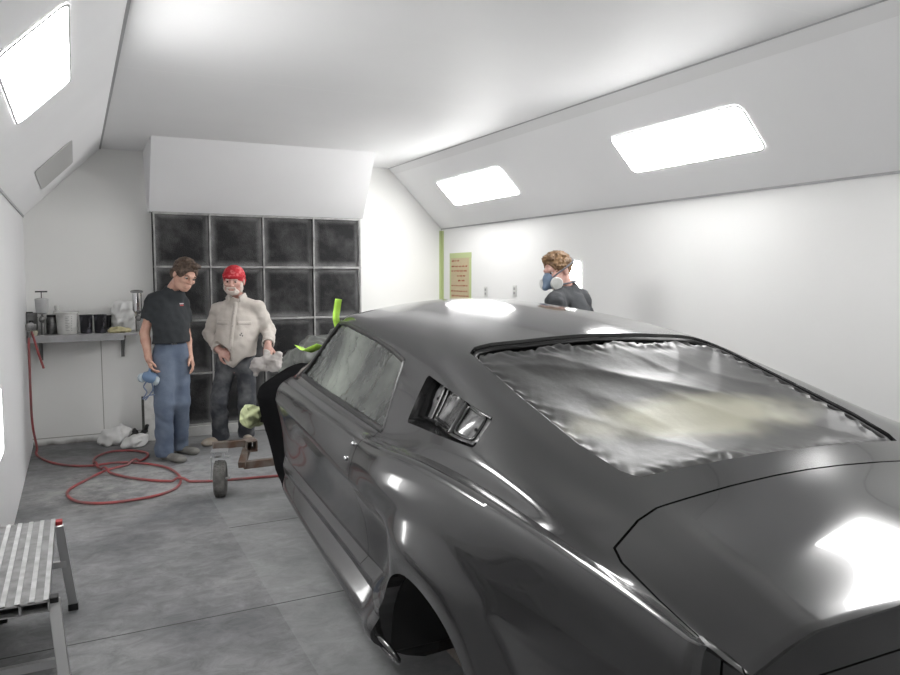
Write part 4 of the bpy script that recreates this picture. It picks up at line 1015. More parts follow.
def caster(x, y, r, wdt, plate_z, rz=0.):
    w = empty('caster', (x+D.x, y+D.y, 0)); w.parent = dl; w.rotation_euler = (0, 0, rz)
    b = MB(); prof = []
    for k in range(15):
        a = -PI/2+PI*k/14; prof.append((r-.028+.028*math.cos(a)**.6 if abs(math.cos(a)) > 1e-6 else r-.028, wdt/2*math.sin(a)))
    prof = [(r*.55, -wdt*.34)]+prof+[(r*.55, wdt*.34)]
    b.lathe(prof, (0, 0, r), 40, Matrix.Rotation(PI/2, 3, 'Y'), capb=False, capt=False)
    for i in range(26):           # tread blocks
        for j in range(4):
            a = 2*PI*(i+.5*(j % 2))/26; xx = (j-1.5)*wdt*.21; rr_ = r-.028+.028*(math.sqrt(max(0, 1-(xx/(wdt/2))**2)))**.6
            R = Matrix.Rotation(a, 3, 'X'); b.box(Vector((xx, 0, r))+R @ Vector((0, 0, rr_+.0005)), (wdt*.15, .020, .008), R)
    b.build('tyre', M_tyre, w, 30)
    MB().lathe([(0, -.03), (.035, -.03), (.035, -.02), (r*.56, -.018), (r*.58, -.03), (r*.58, .03), (r*.56, .018), (.035, .02), (.035, .03), (0, .03)], (0, 0, r), 32, Matrix.Rotation(PI/2, 3, 'Y')).build('wheel_rim', M_zinc, w, 40)
    b = MB(); zf = 2*r+.03
    b.bar((-wdt/2-.018, 0, r), (-wdt/2-.018, .0, zf), .035, .006, (1, 0, 0)); b.bar((wdt/2+.018, 0, r), (wdt/2+.018, 0, r+.02), .035, .006, (1, 0, 0))
    b.box((0, 0, zf), (wdt+.045, .06, .008)); b.tube([(-wdt/2-.03, 0, r), (wdt/2+.03, 0, r)], .008, 10)
    b.box((-wdt/2+.0, 0, (zf+plate_z)/2), (.02, .05, plate_z-zf)); b.box((wdt/2-.02, 0, (zf+plate_z)/2), (.02, .05, plate_z-zf)); b.box((0, 0, plate_z), (wdt+.03, .10, .010))
    b.build('fork', M_zinc, w, 30)
    return w
caster(WX, WY, .133, .09, .345, math.radians(-14))
for u, v in ((3.0, -.52), (-.45, .45), (-.45, -.45)):
    x, y = carxy(u, v); caster(x, y, .105, .07, .27 if u < 0 else .25)

def to_car(o):
    o.data.transform((Matrix.Translation(CAR_O) @ CAR_M.to_4x4()).inverted()); o.parent = car; return o
# grey plastic and tape over the engine bay, masked hub, tape tabs
M_plas = mat('grey_masking_plastic', (.085, .09, .083), .45, spec=.35, noise=(5, 5, .35, .7), col2=(.035, .037, .035), bump=(18, .4))
M_lime = mat('lime_masking_tape', (.42, .72, .08), .55)
def W3(u, v, w): return np.array(carW(u, v, w))
c0 = W3(2.62, .50, .97); s = SDF(c0-np.array([.45, .62, .52]), c0+np.array([.75, .72, .22]), .010)
for u, v, w, r in ((2.50, .50, .93, (.18, .20, .115)), (2.62, .30, .95, (.26, .28, .12)), (2.80, .42, .91, (.22, .22, .10)), (2.6, 0., .94, (.26, .28, .10)), (2.95, .2, .89, (.3, .3, .09)), (3.0, .50, .84, (.13, .18, .08)), (2.74, .62, .80, (.06, .12, .14)), (2.80, .70, .68, (.035, .08, .15))): s.ell(W3(u, v, w), r, k=.05)
s.noise(.022, 5, 7); s.noise(.008, 13, 2)
o = s.build('engine_bay_masking', M_plas, None); to_car(o); o['label'] = 'crumpled grey masking plastic over the engine bay'
def ribbon(name, pts, wd, m, label, parent=None, up=(0, 1, 0)):
    P = crom(pts, 6); b = MB(); up = Vector(up); vs = []
    for i, p in enumerate(P):
        t = (P[min(i+1, len(P)-1)]-P[max(i-1, 0)]).normalized(); sd = t.cross(up).normalized()
        vs += [p-sd*wd/2, p+sd*wd/2]
    n = len(P); b.add(vs, [(2*i, 2*i+1, 2*i+3, 2*i+2) for i in range(n-1)]); o = b.build(name, m, parent, 60, fix=False)
    md = o.modifiers.new('s', 'SOLIDIFY'); md.thickness = .002; o['label'] = label; return to_car(o)
fw = lambda px, py, u: tuple(carW(*0*Vector((0, 0, 0))) if False else at_y(px, py, carW(u, .65, 1).y))
o = ribbon('tape_tab', [fw(338.5, 299, 1.74), fw(337, 309, 1.745), fw(336, 318, 1.74), fw(338, 327, 1.74)], .034, M_lime, 'upright strip of lime tape sticking up from the windshield pillar')
o = ribbon('tape_tab', [fw(321, 345, 2.05), fw(312, 349, 2.12), fw(306, 351, 2.2), fw(299, 346, 2.28)], .06, M_lime, 'crumpled lime tape end lying at the foot of the windshield pillar', up=(.2, .3, .9))
# masking-wrapped front hub, a part of the car
s = SDF((2.55, .58, .36), (2.95, 1.06, .78), .008)
s.ell((2.72, .90, .57), (.085, .06, .07), k=0); s.ell((2.77, .86, .555), (.06, .06, .06), k=.03); s.cap((2.74, .62, .50), (2.74, .88, .56), .035, .03, k=.02); s.noise(.014, 12, 6)
MB().tube([(2.74, .46, .50), (2.74, .87, .555)], .035, 14).build('front_spindle', M_axle, car, 50)
o = s.build('masked_hub', mat('pale_lime_masking', (.36, .40, .22), .6, noise=(10, 5, .42, .66), col2=(.22, .24, .13)), car); o['label'] = 'front hub wrapped in pale lime masking paper'
# ------------------------------------------------------------------ people
from mathutils.bvhtree import BVHTree
def nz(v): v = np.array(v, float); return v/np.linalg.norm(v)
M_iris = mat('iris', (.05, .04, .03), .2); M_eyew = mat('eye_white', (.62, .58, .55), .25); M_lip = mat('lips', (.42, .20, .17), .5)
def frame_from(fwd, up=(0, 0, 1)):
    f = nz(fwd); r = nz(np.cross(f, up)); u = np.cross(r, f)      # r = the person's right
    return np.stack([-r, f, u], 1)                                # columns: left, forward, up
class Person:
    def __init__(s, D, pix, h=.006):
        s.D = D; s.h = h
    def J(s, px, py, dd=0.): return CO+ray(px, py)*((s.D+dd)/F_PX)
def head_sdf(S, c, R, k=1., neck=None, wide=1.):
    L = lambda x, y, z: c+R @ (np.array([x*wide, y, z])*k)
    e = lambda p, r, kk=.02, op='add': S.ell(L(*p), np.array(r)*np.array([wide, 1, 1])*k, R, kk, op)
    e((0, -.012, .032), (.075, .097, .086), 0); e((0, .022, -.045), (.060, .068, .072), .03)
    for x in (-1, 1):
        S.cap(L(x*.056, .0, -.05), L(x*.022, .060, -.098), .018*k, .016*k, .02); e((x*.043, .064, -.026), (.022, .022, .018), .02)
        e((x*.077, -.008, -.008), (.009, .022, .033), .008); e((x*.03, .02, -.07), (.036, .05, .04), .02)
    e((0, .064, -.098), (.024, .022, .019), .015)
    S.cap(L(-.034, .082, .020), L(.034, .082, .020), .013*k, None, .012)
    for x in (-1, 1): e((x*.031, .100, .001), (.016, .015, .010), .008, 'cut')
    S.cap(L(0, .088, .014), L(0, .110, -.026), .0085*k, .0125*k, .01)
    for x in (-1, 1): e((x*.012, .099, -.031), (.009, .012, .008), .006)
    e((0, .080, -.066), (.028, .022, .022), .012)
    S.cap(L(-.020, .0945, -.060), L(.020, .0945, -.060), .0065*k, None, .006); S.cap(L(-.016, .0935, -.073), L(.016, .0935, -.073), .0075*k, None, .006)
    S.cap(L(-.024, .104, -.0665), L(.024, .104, -.0665), .0035*k, None, .003, 'cut')
    if neck is not None: S.cap(L(0, -.022, -.055), neck, .050*k, .052*k, .025)
    return L
def eyes(L, R, k, parent):
    for x in (-1, 1):
        c = L(x*.031, .0815, .001); b = MB(); n = 16; m = 10; vs = []; fs = []; mi = []
        RR = Matrix(R.tolist())
        for i in range(m+1):
            a = PI*i/m
            for j in range(n):
                q = Vector((.0112*k*math.sin(a)*math.cos(2*PI*j/n), .0112*k*math.cos(a), .0085*k*math.sin(a)*math.sin(2*PI*j/n))); vs.append(RR @ q+Vector(c))
        for i in range(m):
            for j in range(n): fs.append((i*n+j, i*n+(j+1) % n, (i+1)*n+(j+1) % n, (i+1)*n+j)); mi.append(1 if i < 3 else 0)
        b.add(vs, fs); me = b.mesh('eye', True); o = link('eye', me, [M_eyew, M_iris], parent, 180)
        for p, q in zip(me.polygons, mi): p.material_index = q
def hand_sdf(S, w, d, n, side, curl=(.35, .5, .35), k=1.):
    """w wrist, d pointing along the hand, n palm normal (fingers curl towards it); side: +1 thumb along d x n, -1 opposite"""
    d = nz(d); n = nz(n-d*np.dot(n, d)); a = np.cross(d, n)*side        # a towards the thumb
    R = np.stack([a, d, n], 1)
    S.cap(w-d*.02, w+d*.02, .027*k, .026*k, .015)
    S.ell(w+d*.052*k, np.array([.040, .050, .018])*k, R, .015); S.box(w+d*.062*k, np.array([.036, .030, .013])*k, R, .011*k, .008)
    for i, (ln, ox) in enumerate(((.92, .029), (1.0, .0095), (.95, -.010), (.76, -.028))):
        p = w+d*(.088-.004*abs(i-1.2))*k+a*ox*k; ang = 0.
        for j, (sl, r) in enumerate(((.040, .0092), (.026, .0084), (.021, .0076))):
            ang += curl[j]*(1+.12*(i-1)); dd = d*math.cos(ang)+n*math.sin(ang)+a*(.06*(1.2-i)); dd = nz(dd)
            q = p+dd*sl*ln*k; S.cap(p, q, r*k, (r-.0006)*k, .004); p = q
    p = w+d*.030*k+a*.032*k
    for dd, sl, r in ((nz(d*.70+a*.62+n*.35), .042, .012), (nz(d*.88+a*.25+n*.45), .032, .0098), (nz(d*.92-a*.02+n*.40), .022, .0085)):
        q = p+dd*sl*k; S.cap(p, q, r*k, (r-.001)*k, .008); p = q
def bounds(pts, pad): P = np.array(pts); return P.min(0)-pad, P.max(0)+pad
def caster_on(o):
    me = o.data; return BVHTree.FromPolygons([v.co[:] for v in me.vertices], [p.vertices[:] for p in me.polygons])
def onto(bv, p, d, off=.002):
    h = bv.ray_cast(Vector(p), Vector(d).normalized())
    if h[0] is None: return None
    return np.array(h[0])-nz(d)*off
def strip_on(bv, pts, d, width, side, off=.003):
    """a ribbon laid on a garment along pts, projected along d"""
    b = MB(); vs = []
    for p in pts:
        r = []
        for q in (-.5, .5):
            h = onto(bv, np.array(p)+np.array(side)*width*q, d, off); r.append(h)
        if r[0] is None or r[1] is None: continue
        vs += r
    n = len(vs)//2
    if n > 1: b.add(vs, [(2*i, 2*i+1, 2*i+3, 2*i+2) for i in range(n-1)])
    return b
def shoe(S, ank, toe, k=1.):
    f = toe-ank; f[2] = 0; ln = np.linalg.norm(f); f = f/ln; sd = np.array([-f[1], f[0], 0]); R = np.stack([sd, f, np.array([0, 0, 1.])], 1); g = np.array([ank[0], ank[1], 0])
    S.ell(g+f*.0+np.array([0, 0, .045]), (.040, .055, .045), R, 0); S.ell(g+f*ln*.55+np.array([0, 0, .036]), (.047, ln*.50, .038), R, .03); S.ell(g+f*ln*.80+np.array([0, 0, .030]), (.048, .060, .032), R, .02)
    S.cap(g+np.array([0, 0, .05]), g+np.array([0, 0, .115])-f*.005, .042, .046, .02); S.half((0, 0, .0), (0, 0, -1))
M_skin = mat('skin', (.62, .38, .29), .5, noise=(16, 5, .38, .68), col2=(.53, .29, .22)); M_skin2 = mat('ruddy_skin', (.66, .42, .35), .5, noise=(16, 5, .38, .68), col2=(.52, .26, .22))
M_jeans = mat('blue_jeans', (.095, .125, .185), .85, noise=(7, 6, .38, .68), col2=(.15, .185, .245), bump=(120, .25))
M_work = mat('dark_work_trousers', (.040, .043, .052), .85, noise=(7, 6, .46, .72), col2=(.16, .165, .17), bump=(120, .25))
M_tee = mat('charcoal_cotton', (.030, .034, .038), .9, bump=(90, .25)); M_tee3 = mat('washed_black_cotton', (.055, .058, .063), .9, bump=(90, .25))
M_shirt = mat('beige_cotton_shirt', (.62, .575, .53), .85, noise=(9, 5, .4, .7), col2=(.53, .49, .445), bump=(90, .25))
M_hair1 = mat('brown_hair', (.050, .030, .020), .6, noise=(40, 4, .4, .6), col2=(.10, .065, .045)); M_hair3 = mat('sandy_hair', (.13, .070, .032), .6, noise=(40, 4, .4, .6), col2=(.24, .14, .065))
M_beard = mat('white_beard', (.62, .55, .50), .8); M_band = mat('red_bandana', (.50, .018, .03), .75, noise=(25, 3, .52, .6), col2=(.62, .12, .13))
M_leather = mat('black_leather', (.015, .014, .013), .45); M_shoe1 = mat('grey_suede', (.16, .155, .14), .85, noise=(12, 5, .4, .7), col2=(.24, .235, .22)); M_shoe2 = mat('tan_suede', (.33, .27, .21), .85, noise=(12, 5, .4, .7), col2=(.42, .38, .33))
def folds(amp, fx, seed):
    f_ = np.array(fx, float)
    return lambda P: (amp*(.6*vnoise(P*f_, seed)+.5*vnoise(P*f_*2.1, seed+40))).astype(np.float32)
def garment_torso(S, tf, ch, pe, w, dpt, belly, low, infl=.0):
    """tf torso frame (columns left, forward, up)"""
    up = nz(ch-pe)
    R = np.stack([tf[:, 0], tf[:, 1], up], 1)
    S.ell(ch-up*.005, (w*.96+infl, dpt+infl, .175), R, 0)
    S.ell(ch*.5+pe*.5+R[:, 1]*belly, (w*.90+infl, dpt*.95+belly*.6+infl, .22), R, .06)
    S.ell(pe+up*low+R[:, 1]*belly*.5, (w*.86+infl, dpt*.95+belly*.4+infl, .15), R, .06)
    return R

def make_person(name, label, cfg):
    j = cfg['J']; root = empty(name, (cfg['base'][0], cfg['base'][1], 0), label=label, cat='person')
    off = np.array([cfg['base'][0], cfg['base'][1], 0.]); par = root
    tf = cfg['tf']; hk = cfg['hk']; HR = cfg['hR']; hc = j['head']
    allp = list(j.values())
    lo, hi = bounds(allp, .20); lo[2] = -.02; hi[2] = hc[2]+.22
    def place(o): o.data.transform(Matrix.Translation(Vector(-off))); o.parent = root; return o
    # ---- the body, one surface
    S = SDF(lo, hi, .0058)
    L = head_sdf(S, hc, HR, hk, j['neck'], cfg.get('wide', 1.))
    wd, dp = cfg['w'], cfg['d']; up = nz(j['chest']-j['pelvis']); R = np.stack([tf[:, 0], tf[:, 1], up], 1)
    S.ell(j['chest']-up*.02, (wd*.96-.035, dp-.03, .145), R, .04); S.ell(j['pelvis'], (wd*.80, dp-.02, .14), R, .05); S.cap(j['pelvis'], j['chest'], dp-.035, dp-.03, .05)
    S.cap(j['neck']-up*.03, j['chest']+up*.02, .048, .06, .02)
    ar = cfg.get('ar', 1.)
    for q in 'RL':
        S.cap(j['neck']-up*.075, j['sh'+q]-up*.012, .036, .044, .02)
        S.cap(j['sh'+q]-up*.012, j['el'+q], .044*ar, .041*ar, .02); m = j['el'+q]*.7+j['wr'+q]*.3; S.cap(j['el'+q], m, .040*ar, .042*ar, .015); S.cap(m, j['wr'+q], .042*ar, .028*ar, .015)
        hd_, pn_, sd_, cu_ = cfg['hand'+q]; hand_sdf(S, j['wr'+q], hd_, np.array(pn_, float), sd_, cu_, cfg.get('handk', 1.))
        S.cap(j['hip'+q], j['kn'+q], .075, .052, .03); S.cap(j['kn'+q], j['an'+q], .050, .036, .02); S.cap(j['an'+q], j['an'+q]-np.array([0, 0, .05]), .036, .03, .02)
    body = place(S.build('body', cfg['skin'])); 
    eyes(lambda x, y, z: L(x, y, z)-off, HR, hk, root)
    # ---- trousers
    S = SDF(lo*1., np.array([hi[0], hi[1], j['chest'][2]+.1]), .0075)
    S.ell(j['pelvis']+up*.01, (wd*.83, dp-.004+cfg.get('bum', 0), .135), R, 0)
    for q in 'RL':
        lg = cfg.get('leg', 1.); f = folds(.008, (3, 3, 5), 3 if q == 'R' else 5); f2 = folds(.009, (4, 4, 4.5), 2 if q == 'R' else 7)
        S.cap(j['hip'+q], j['kn'+q], .098*lg, .080*lg, .04, disp=f); S.cap(j['kn'+q], j['an'+q]+np.array([0, 0, .0]), .080*lg, .076*lg, .03, disp=f2); S.cap(j['an'+q], j['an'+q]-np.array([0, 0, .035]), .076*lg, .074*lg, .02, disp=f2)
    S.half(j['pelvis']+up*cfg['waist'], up); S.half((0, 0, .035), (0, 0, -1))
    for q in 'RL': pass
    tr = place(S.build(cfg['trname'], cfg['trm']))
    # ---- shoes
    for q in 'RL':
        a = j['an'+q]; t = j['toe'+q]; l2, h2 = bounds([a, t], .12); l2[2] = -.02; h2[2] = .19
        S = SDF(l2, h2, .0065); shoe(S, a.copy(), t.copy()); place(S.build('shoe', cfg['shoem']))
    # ---- top
    S = SDF(np.array([lo[0], lo[1], j['pelvis'][2]-.25]), np.array([hi[0], hi[1], j['neck'][2]+.16]), .0075)
    RR = garment_torso(S, tf, j['chest'], j['pelvis'], wd, dp, cfg['belly'], cfg['low'])
    for q in 'RL':
        tq = cfg.get('trap', (.05, .055)); S.cap(j['neck']-up*tq[0], j['sh'+q]-up*.005, tq[1], .060, .04)
        f = folds(.007, (5, 5, 8), 4 if q == 'R' else 9)
        if cfg['sleeve'] == 'short':
            e = j['sh'+q]*.30+j['el'+q]*.70; S.cap(j['sh'+q], e, .068*ar, .064*ar, .035, disp=f)
        else:
            e = j['el'+q]*.10+j['wr'+q]*.90; S.cap(j['sh'+q], j['el'+q], .070*ar, .060*ar, .03, disp=f); S.cap(j['el'+q], e, .060*ar, .047*ar, .02, disp=f)
    S.cap(j['neck']-up*.05, j['neck']+up*cfg.get('nk1', .012), .080, .068, .035)
    S.noise(.006, 4.5, 21); S.noise(.0035, 11, 22)
    for q in 'RL':
        d = nz(j['el'+q]-j['sh'+q]) if cfg['sleeve'] == 'short' else nz(j['wr'+q]-j['el'+q])
        # open sleeve end around the arm
        S.cap(e0 := (j['sh'+q]*.30+j['el'+q]*.70 if cfg['sleeve'] == 'short' else j['el'+q]*.10+j['wr'+q]*.90)+d*.03, e0+d*.12, .085, .085, 0, op='cut')
    if cfg.get('hemfn'): cfg['hemfn'](S, up)
    else: S.half(j['pelvis']+up*cfg['hem'], -up)
    c0_ = cfg.get('nk0', .030); S.cap(j['neck']+up*c0_+RR[:, 1]*.016, j['neck']+up*(c0_+.17)+RR[:, 1]*.05, cfg.get('nkr', .066), .10, .006, op='cut')
    top = place(S.build(cfg['topname'], cfg['topm']))
    # ---- belt
    if cfg.get('belt'):
        bv = caster_on(tr); c = j['pelvis']+up*(cfg['waist']-.022)-off; P = []
        for k in range(48):
            a = 2*PI*k/48; d = RR[:, 0]*math.cos(a)+RR[:, 1]*math.sin(a); h = bv.ray_cast(Vector(c+d*.5), Vector(-d))
            if h[0] is not None: P.append(np.array(h[0]))
        b = MB(); vs = []
        for p in P: n_ = nz(p-c); vs += [p+n_*.004-up*.017, p+n_*.006+up*.017]
        n = len(P); b.add(vs, [(2*i, 2*i+1, (2*i+3) % (2*n), (2*i+2) % (2*n)) for i in range(n)]); bo = b.build('belt', M_leather, root, 60); md = bo.modifiers.new('s', 'SOLIDIFY'); md.thickness = .004
        h = onto(bv, c+RR[:, 1]*.5, -RR[:, 1], .010)
        if h is not None: MB().box(h, (.045, .008, .036), Matrix(RR.tolist())).build('buckle', M_chrome, bo, 30, bevel=.003)
    return root, L, off, top, tr, body, RR
def hair_shell(c, R, k, grow, cuts, h=.006, extra=None, seed=1, amp=.006, fr=22, wide=1.):
    S = SDF(c-np.array([.19]*3)*k, c+np.array([.19]*3)*k, h); L = lambda x, y, z: c+R @ (np.array([x*wide, y, z])*k)
    S.ell(L(0, -.014, .036), (np.array([.075*wide, .097, .086])+grow)*k, R, 0)
    if extra: extra(S, L)
    S.noise(amp, fr, seed)
    for p, r in cuts: S.ell(L(*p), np.array(r)*k, R, .004, 'cut')
    return S, L

# ================= man in the dark T-shirt
p1 = Person(6.62, None); J = p1.J
base = at_z(175, 459)
ex = nz([CR[0], CR[1], 0]); ey = nz([CF[0], CF[1], 0]); vz = np.array([0, 0, 1.])
def hdir(x, toward, z=0.): return nz(ex*x-ey*toward+vz*z)
tf = frame_from(hdir(.60, .80))
hR = frame_from(nz(hdir(.74, .60)*.87-vz*.40), nz(vz*.92+ex*.34-ey*.05))
jt = dict(head=J(184.5, 274.5, -.06), neck=J(174, 288.5, -.02), chest=J(168.5, 314, 0), pelvis=J(171, 351, 0.02),
 shR=J(153.5, 300.5, -.08), elR=J(144.5, 333, -.08), wrR=J(148.5, 358, -.13), shL=J(182, 303.5, .10), elL=J(186, 334, .14), wrL=J(189.5, 356, .08),
 hipR=J(164.5, 358, -.045), hipL=J(179, 358, .06), knR=J(164, 404, -.09), knL=J(180.5, 402, .04))
for q, hp, tp_ in (('R', (165, 460), (184, 463.2)), ('L', (180, 453), (197, 455))):
    a = at_z(*hp); jt['an'+q] = a+vz*.09; jt['toe'+q] = at_z(*tp_)
cfg = dict(J=jt, base=base, tf=tf, hR=hR, hk=1.14, nk1=-.018, nk0=.004, nkr=.060, trap=(.022, .062), w=.178, d=.122, skin=M_skin, trname='jeans', trm=M_jeans, shoem=M_shoe1, topname='t_shirt', topm=M_tee, belly=.025, low=.05, waist=.105, hem=.075, sleeve='short', belt=True,
 handR=(nz(jt['wrR']-jt['elR']+ex*.02), ex*.8+ey*.3, 1, (.45, .55, .45)), handL=(nz(jt['wrL']-jt['elL']+ex*.05), -ex*.9-ey*.2, -1, (.35, .4, .3)), handk=1.05, leg=1.0)
root, L, off, top, tr, body, RR = make_person('person', 'man in a charcoal T-shirt and blue jeans with tilted head, holding a blue respirator', cfg)
def ex1(S, L_):
    for x in (-1, 1): S.ell(L_(x*.072, -.03, -.01), (.026, .045, .05), hR, .02)
    S.ell(L_(0, -.09, -.03), (.06, .035, .05), hR, .02); S.ell(L_(.015, .065, .108), (.055, .04, .022), hR, .02)
S, _ = hair_shell(jt['head'], hR, 1.14, .012, [((0, .135, -.045), (.092, .098, .128)), ((.085, .02, -.06), (.04, .034, .055)), ((-.085, .02, -.06), (.04, .034, .055)), ((.095, -.005, -.02), (.02, .022, .035)), ((-.095, -.005, -.02), (.02, .022, .035))], extra=ex1, seed=4, amp=.006, fr=26)
o = S.build('hair', M_hair1, None); o.data.transform(Matrix.Translation(Vector(-off))); o.parent = root
bf = MB()
for x in (-1, 1): bf.tube([L(x*a, .0955-.9*abs(a-.03)**1.5*8, .021+.004*math.sin((a-.012)/.036*PI))-off for a in (.014, .023, .032, .041, .048)], [.0035, .005, .005, .0045, .003], 6)
bf.build('eyebrows', M_hair1, root, 60)
bv = caster_on(top); f = RR[:, 1]
pc = jt['chest']-off+up0 if False else jt['chest']-off
mk = pc+RR[:, 0]*.095+RR[:, 2]*.085
for dz, wln, mm in ((.008, .045, mat('shirt_print_white', (.55, .5, .5), .7)), (-.006, .038, mat('shirt_print_red', (.45, .06, .06), .7))):
    b = strip_on(bv, [mk+f*.5+RR[:, 2]*dz+RR[:, 0]*t for t in np.linspace(-wln/2, wln/2, 5)], -f, .010, RR[:, 2])
    if b.v: b.build('chest_print', mm, root, 60)
# the blue respirator he holds, straps hanging
rc = J(150.3, 377.5, -.15)
M_blue = mat('blue_rubber', (.15, .23, .36), .5); M_blue2 = mat('pale_blue_filter', (.42, .48, .52), .6)
rs = empty('respirator', tuple(rc), label='blue half mask respirator hanging from the hand of the jeans wearing man', cat='respirator')
S = SDF(np.array([-.13]*3), np.array([.13]*3), .005); S.ell((0, 0, 0), (.055, .045, .045), None, 0); S.ell(ex*.03-vz*.01, (.05, .04, .035), None, .03); S.ell(-ex*.035+vz*.015, (.04, .035, .035), None, .03); S.cap(ex*.0+vz*.03, vz*.075, .016, .012, .02); S.ell(ey*.03, (.04, .03, .03), None, .01, 'cut'); S.build('face_piece', M_blue, rs)
for d in (ex*.058-vz*.028-ey*.02, -ex*.062-ey*.02+vz*.0):
    MB().lathe([(0, -.014), (.036, -.014), (.04, -.008), (.04, .010), (.034, .016), (0, .016)], tuple(d), 24, Matrix(frame_from(ey*.4+d*6, vz).tolist()) @ Matrix.Rotation(-PI/2, 3, 'X')).build('filter_cartridge', M_blue2, rs, 40)
for a in (crom([tuple(-ex*.03-vz*.03), tuple(-ex*.06-vz*.08), tuple(-ex*.035-vz*.13), tuple(-ex*.07-vz*.19), tuple(-ex*.02-vz*.16), tuple(ex*.04-vz*.15)], 6), crom([tuple(ex*.01-vz*.04), tuple(ex*.02-vz*.10), tuple(-ex*.01-vz*.15), tuple(-ex*.05-vz*.20)], 6)):
    MB().tube(a, .006, 6).build('strap', mat('grey_blue_strap', (.22, .27, .40), .7), rs, 60)

# ================= man with the red bandana
p2 = Person(7.12, None); J = p2.J
base = at_z(229, 445)
tf = frame_from(hdir(.05, 1.)); hR = frame_from(nz(hdir(.05, 1.)-vz*.16), nz(vz+ex*.04))
jt = dict(head=J(233.8, 280.3, -.16), neck=J(237, 296.5, -.05), chest=J(239, 323, -.02), pelvis=J(236, 360, .05),
 shR=J(219, 309.5, .0), elR=J(209.5, 334, .04), wrR=J(219, 350, -.12), shL=J(258, 308.5, .0), elL=J(269, 331, .02), wrL=J(268, 345, -.20),
 hipR=J(226.5, 364, .04), hipL=J(246, 364, .05), knR=J(219, 401, -.04), knL=J(247, 402, .02))
for q, hp, tp_ in (('R', (221, 443), (204, 446.5)), ('L', (246.5, 440), (249, 443.5))):
    a = at_z(*hp); jt['an'+q] = a+vz*.09; jt['toe'+q] = at_z(*tp_)
t = jt['toeL']-jt['anL']; t[2] = 0; jt['toeL'] = jt['anL']*np.array([1, 1, 0])+nz(t)*.20
def hem2(S, up):
    # shirt tails: front hem falls to a point in the middle
    sl, P = S._sub(S.lo, S.lo+S.n*S.h, 0); c = jt['pelvis']-np.array([0, 0, .005]); x = (P-c) @ ex
    S.F = np.maximum(S.F, ((c[2]-.035+np.abs(x-.02)*.55-.02*np.cos(x*26))-P[..., 2]).astype(np.float32))
cfg = dict(J=jt, base=base, tf=tf, hR=hR, hk=1.06, wide=1.10, w=.215, d=.15, skin=M_skin2, trname='work_trousers', trm=M_work, shoem=M_shoe2, topname='shirt', topm=M_shirt, belly=.05, low=.03, waist=.06, hem=.0, hemfn=hem2, sleeve='long', ar=1.04, trap=(.036, .058),
 handR=(nz(ex*.75-vz*.45-ey*.1), ey*.8-vz*.3, -1, (.5, .6, .4)), handL=(nz(-vz*.95-ey*.15), -ex*.3+ey*.8, 1, (.5, .7, .5)), handk=1.12, leg=1.0)
root, L, off, top, tr, body, RR = make_person('person', 'man in a red bandana and beige shirt with a white beard beside the car', cfg)
S, _ = hair_shell(jt['head'], hR, 1.06, .012, [((0, .03, -.135), (.13, .2, .165))], extra=lambda S, L_: (S.ell(L_(0, .0, .045), (.102, .126, .028), hR, .012), S.ell(L_(.03, -.13, .02), (.03, .025, .035), hR, .01), S.ell(L_(.05, -.14, -.02), (.02, .018, .05), hR, .01)), seed=3, amp=.004, fr=26, wide=1.10)
o = S.build('bandana', M_band, None); o.data.transform(Matrix.Translation(Vector(-off))); o.parent = root
S, _ = hair_shell(jt['head']-vz*.0, hR, 1.06, -.06, [((0, .108, -.066), (.030, .03, .011)), ((0, .10, .015), (.085, .08, .062))], extra=lambda S, L_: (S.ell(L_(0, .052, -.088), (.064, .058, .040), hR, .01), S.cap(L_(-.03, .098, -.055), L_(.03, .098, -.055), .013, None, .01), S.ell(L_(.062, .02, -.055), (.018, .035, .05), hR, .01), S.ell(L_(-.062, .02, -.055), (.018, .035, .05), hR, .01)), seed=5, amp=.004, fr=30, wide=1.10)
o = S.build('beard', M_beard, None); o.data.transform(Matrix.Translation(Vector(-off))); o.parent = root
bf = MB()
for x in (-1, 1): bf.tube([L(x*a, .096-.9*abs(a-.03)**1.5*8, .020)-off for a in (.014, .023, .032, .041, .048)], [.004, .005, .005, .0045, .003], 6)
bf.build('eyebrows', M_beard, root, 60)
bv = caster_on(top); f = RR[:, 1]; nk = jt['neck']-off; pv = jt['pelvis']-off
line = [nk*(1-t)+pv*t+f*.6+ex*.005 for t in np.linspace(.08, .98, 16)]
b = strip_on(bv, line, -f, .040, RR[:, 0], .004); o = b.build('button_placket', M_shirt, root, 60); md = o.modifiers.new('s', 'SOLIDIFY'); md.thickness = .003
M_btn = mat('shirt_button', (.40, .37, .33), .4)
for i in (3, 6, 9, 12):
    h = onto(bv, line[i], -f, .007)
    if h is not None: MB().lathe([(0, 0), (.006, 0), (.006, .003), (0, .003)], h, 12, Matrix(frame_from(f).tolist()) @ Matrix.Rotation(-PI/2, 3, 'X')).build('button', M_btn, root, 40)
for sx in (-1, 1):
    pts = [nk*(.60)+pv*.40+f*.6+RR[:, 0]*(.105*sx)+vz*dz for dz in (.0, -.012)]
    b = MB(); v_ = strip_on(bv, [pts[0]+RR[:, 0]*t for t in np.linspace(-.065, .065, 9)], -f, .035, RR[:, 2], .004); o = v_.build('pocket_flap', M_shirt, root, 60); md = o.modifiers.new('s', 'SOLIDIFY'); md.thickness = .003
M_spot = mat('paint_spot', (.10, .09, .10), .7)
for dx, dz in ((.085, -.145), (.115, -.155), (.10, -.125)):
    h = onto(bv, jt['chest']-off+f*.6+ex*dx*.6+vz*dz*.7, -f, .002)
    if h is not None: MB().lathe([(0, 0), (.007, 0), (.005, .0015), (0, .0015)], h, 10, Matrix(frame_from(f).tolist()) @ Matrix.Rotation(-PI/2, 3, 'X')).build('paint_spot', M_spot, top, 60)
